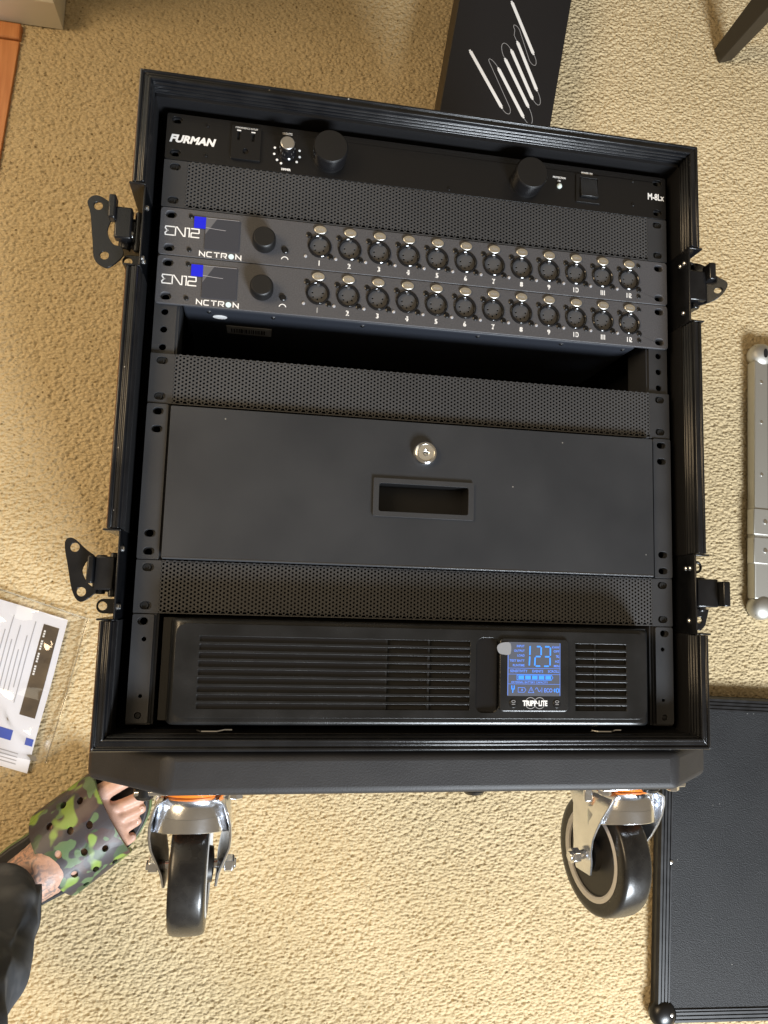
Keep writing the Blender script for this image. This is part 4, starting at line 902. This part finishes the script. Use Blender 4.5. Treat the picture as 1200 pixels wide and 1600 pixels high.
sm = body.modifiers.new('Smooth', 'SMOOTH'); sm.factor = .5; sm.iterations = 4
# ink on the ankle: the same skin, tattooed over the instep
m = M['skin']; nt = m.node_tree; bs = nt.nodes['Principled BSDF']; src = bs.inputs['Base Color'].links[0].from_socket
tcn = nt.nodes.new('ShaderNodeTexCoord'); sep = nt.nodes.new('ShaderNodeVectorMath'); sep.operation = 'DOT_PRODUCT'; sep.inputs[1].default_value = (.788, .616, 0)
nt.links.new(tcn.outputs['Object'], sep.inputs[0])
mr = nt.nodes.new('ShaderNodeMapRange'); mr.inputs[1].default_value = -.030; mr.inputs[2].default_value = -.052; nt.links.new(sep.outputs['Value'], mr.inputs[0])
nz = nt.nodes.new('ShaderNodeTexNoise'); nz.inputs['Scale'].default_value = 110; nz.inputs['Detail'].default_value = 5; nz.inputs['Distortion'].default_value = 1.5; nt.links.new(tcn.outputs['Object'], nz.inputs['Vector'])
mr2 = nt.nodes.new('ShaderNodeMapRange'); mr2.inputs[1].default_value = .44; mr2.inputs[2].default_value = .56; mr2.inputs[4].default_value = .75; nt.links.new(nz.outputs[0], mr2.inputs[0])
mm = nt.nodes.new('ShaderNodeMath'); mm.operation = 'MULTIPLY'; nt.links.new(mr.outputs[0], mm.inputs[0]); nt.links.new(mr2.outputs[0], mm.inputs[1])
mx = nt.nodes.new('ShaderNodeMix'); mx.data_type = 'RGBA'; nt.links.new(mm.outputs[0], mx.inputs[0]); nt.links.new(src, mx.inputs[6]); mx.inputs[7].default_value = (.13, .125, .13, 1)
nt.links.new(mx.outputs[2], bs.inputs['Base Color'])
for (a, b, c, r) in TOES:
    d = Vector(c) - Vector(b); d.normalize()
    mb = MB(); vs_ = []
    cx = Vector(c) + d * (r * .35)
    n = 12
    pts = []
    for ring in (0.0, .6, 1.0):
        for i in range(n):
            t = 2 * math.pi * i / n; u = r * .52 * ring * math.cos(t); v = r * .55 * ring * math.sin(t)
            pts.append(fw(cx.x + d.x * u - d.y * v, cx.y + d.y * u + d.x * v, cx.z + r * .86 - .28 * u - .05 * v * v / r * 3 - (u > 0) * u * .25))
    mb.add(pts, [(j * n + i, j * n + (i + 1) % n, (j + 1) * n + (i + 1) % n, (j + 1) * n + i) for j in range(2) for i in range(n)])
    nl = mb.build('toenail', M['nail'], body, smooth=180); so = nl.modifiers.new('Solidify', 'SOLIDIFY'); so.thickness = .0012; so.offset = -1
# sandal: sole, lime midsole edge, and an arched strap with vent holes
sole = smooth_loop([(98, 18), (92, -8), (70, -36), (24, -55), (-40, -54), (-100, -44), (-150, -34), (-172, 0), (-150, 34), (-100, 43), (-55, 42), (0, 52), (50, 54), (88, 42)], 4)
def solem(k, z0, z1, nm, m, be=1.5):
    mb = MB().prism([(x * k, y * k) for x, y in sole], 0, 1)
    mb.xf(lambda x, y, z: fw(x, y, z0 + (z1 - z0) * z)); return mb.build(nm, m, pe, bevel=be, seg=3)
so1 = solem(1.03, -1.5, 8, 'outsole', M['soleG']); solem(1.0, 8.2, 22, 'footbed', M['soleM'], 3)
na, nb = 22, 40; vs_ = []
def strap_pt(u, v, off=0):
    th = math.pi * v; b = -math.cos(th) * (55 + off); hgt = 14 + (50 + off) * math.sin(th) ** .72
    hgt += (1 - u) * 13 * math.sin(th) ** 1.2
    af = 31 + 25 * v; ab = -50 + 10 * v
    return fw(ab + (af - ab) * u + 5 * math.sin(th) * (u - .3), b, hgt)
HOL = [(.25, .16), (.26, .33), (.24, .52), (.28, .72), (.5, .24), (.52, .42), (.50, .60), (.52, .80), (.75, .16), (.76, .34), (.74, .55), (.75, .74)]
skip = set()
mb = MB(); bm = bmesh.new(); ed = []
SC = 150.0                                  # the strap is laid out flat, holed, then bent over the foot
lp = [(i / na * 90, 0) for i in range(na)] + [(90, j / nb * SC) for j in range(nb)] + [(90 - i / na * 90, SC) for i in range(na)] + [(0, SC - j / nb * SC) for j in range(nb)]
hl = [circle(u * 90, v * SC, 4.0, 14) for u, v in HOL]
flat = MB().plate(lp, hl, 0, 1)
bm = bmesh.new(); vv = [bm.verts.new(q) for q in flat.v]
for f in flat.f:
    if all(flat.v[i][2] > .5 for i in f): bm.faces.new([vv[i] for i in f])
for v in [v for v in bm.verts if not v.link_faces]: bm.verts.remove(v)
for k in range(1, 16): 
    g = bm.verts[:] + bm.edges[:] + bm.faces[:]; bmesh.ops.bisect_plane(bm, geom=g, plane_co=(0, SC * k / 16, 0), plane_no=(0, 1, 0))
for k in range(1, 6):
    g = bm.verts[:] + bm.edges[:] + bm.faces[:]; bmesh.ops.bisect_plane(bm, geom=g, plane_co=(90 * k / 6, 0, 0), plane_no=(1, 0, 0))
bm.verts.index_update()
mb = MB().add([strap_pt(v.co.x / 90, v.co.y / SC) for v in bm.verts], [tuple(v.index for v in f.verts) for f in bm.faces]); bm.free()
st = mb.build('sandal_strap', M['camo'], pe, smooth=60)
so = st.modifiers.new('Solidify', 'SOLIDIFY'); so.thickness = .0055; so.offset = 1
bev(st, .8, 2, 50)
# trouser leg
vs_ = []; nr, ns = 90, 96; rg = np.random.default_rng(5)
for j in range(nr + 1):
    t = j / nr; h = 112 + 470 * t
    cx = -119 - 20 * t; cy = -6 - 72 * t
    for i in range(ns):
        q = 2 * math.pi * i / ns
        r = 62 + 16 * t + 5 * math.sin(3 * q + 7 * t) * (.3 + t) + 4.0 * math.sin(14 * t + 2.2 * q) * math.exp(-3 * t) + 3 * math.sin(23 * t - 3 * q + 1) * (1 - t) + 2.2 * math.sin(5 * q + 18 * t) + 5.5 * abs(math.sin(11 * t + 1.5 * math.sin(q) + .6 * q)) ** 3 + 3.5 * abs(math.sin(19 * t - 1.7 * q)) ** 4 * (1 - .6 * t)
        hh = h + (8 * math.sin(q - 1.2) if j == 0 else 8 * math.sin(q - 1.2) * (1 - t))
        vs_.append(fw(cx + r * 1.02 * math.cos(q), cy + r * .93 * math.sin(q), hh))
mb = MB().add(vs_, [(j * ns + i, j * ns + (i + 1) % ns, (j + 1) * ns + (i + 1) % ns, (j + 1) * ns + i) for j in range(nr) for i in range(ns)] + [tuple(range(nr * ns, (nr + 1) * ns))])
tr = mb.build('trouser_leg', M['trouser'], pe, smooth=180); so = tr.modifiers.new('Solidify', 'SOLIDIFY'); so.thickness = .0025
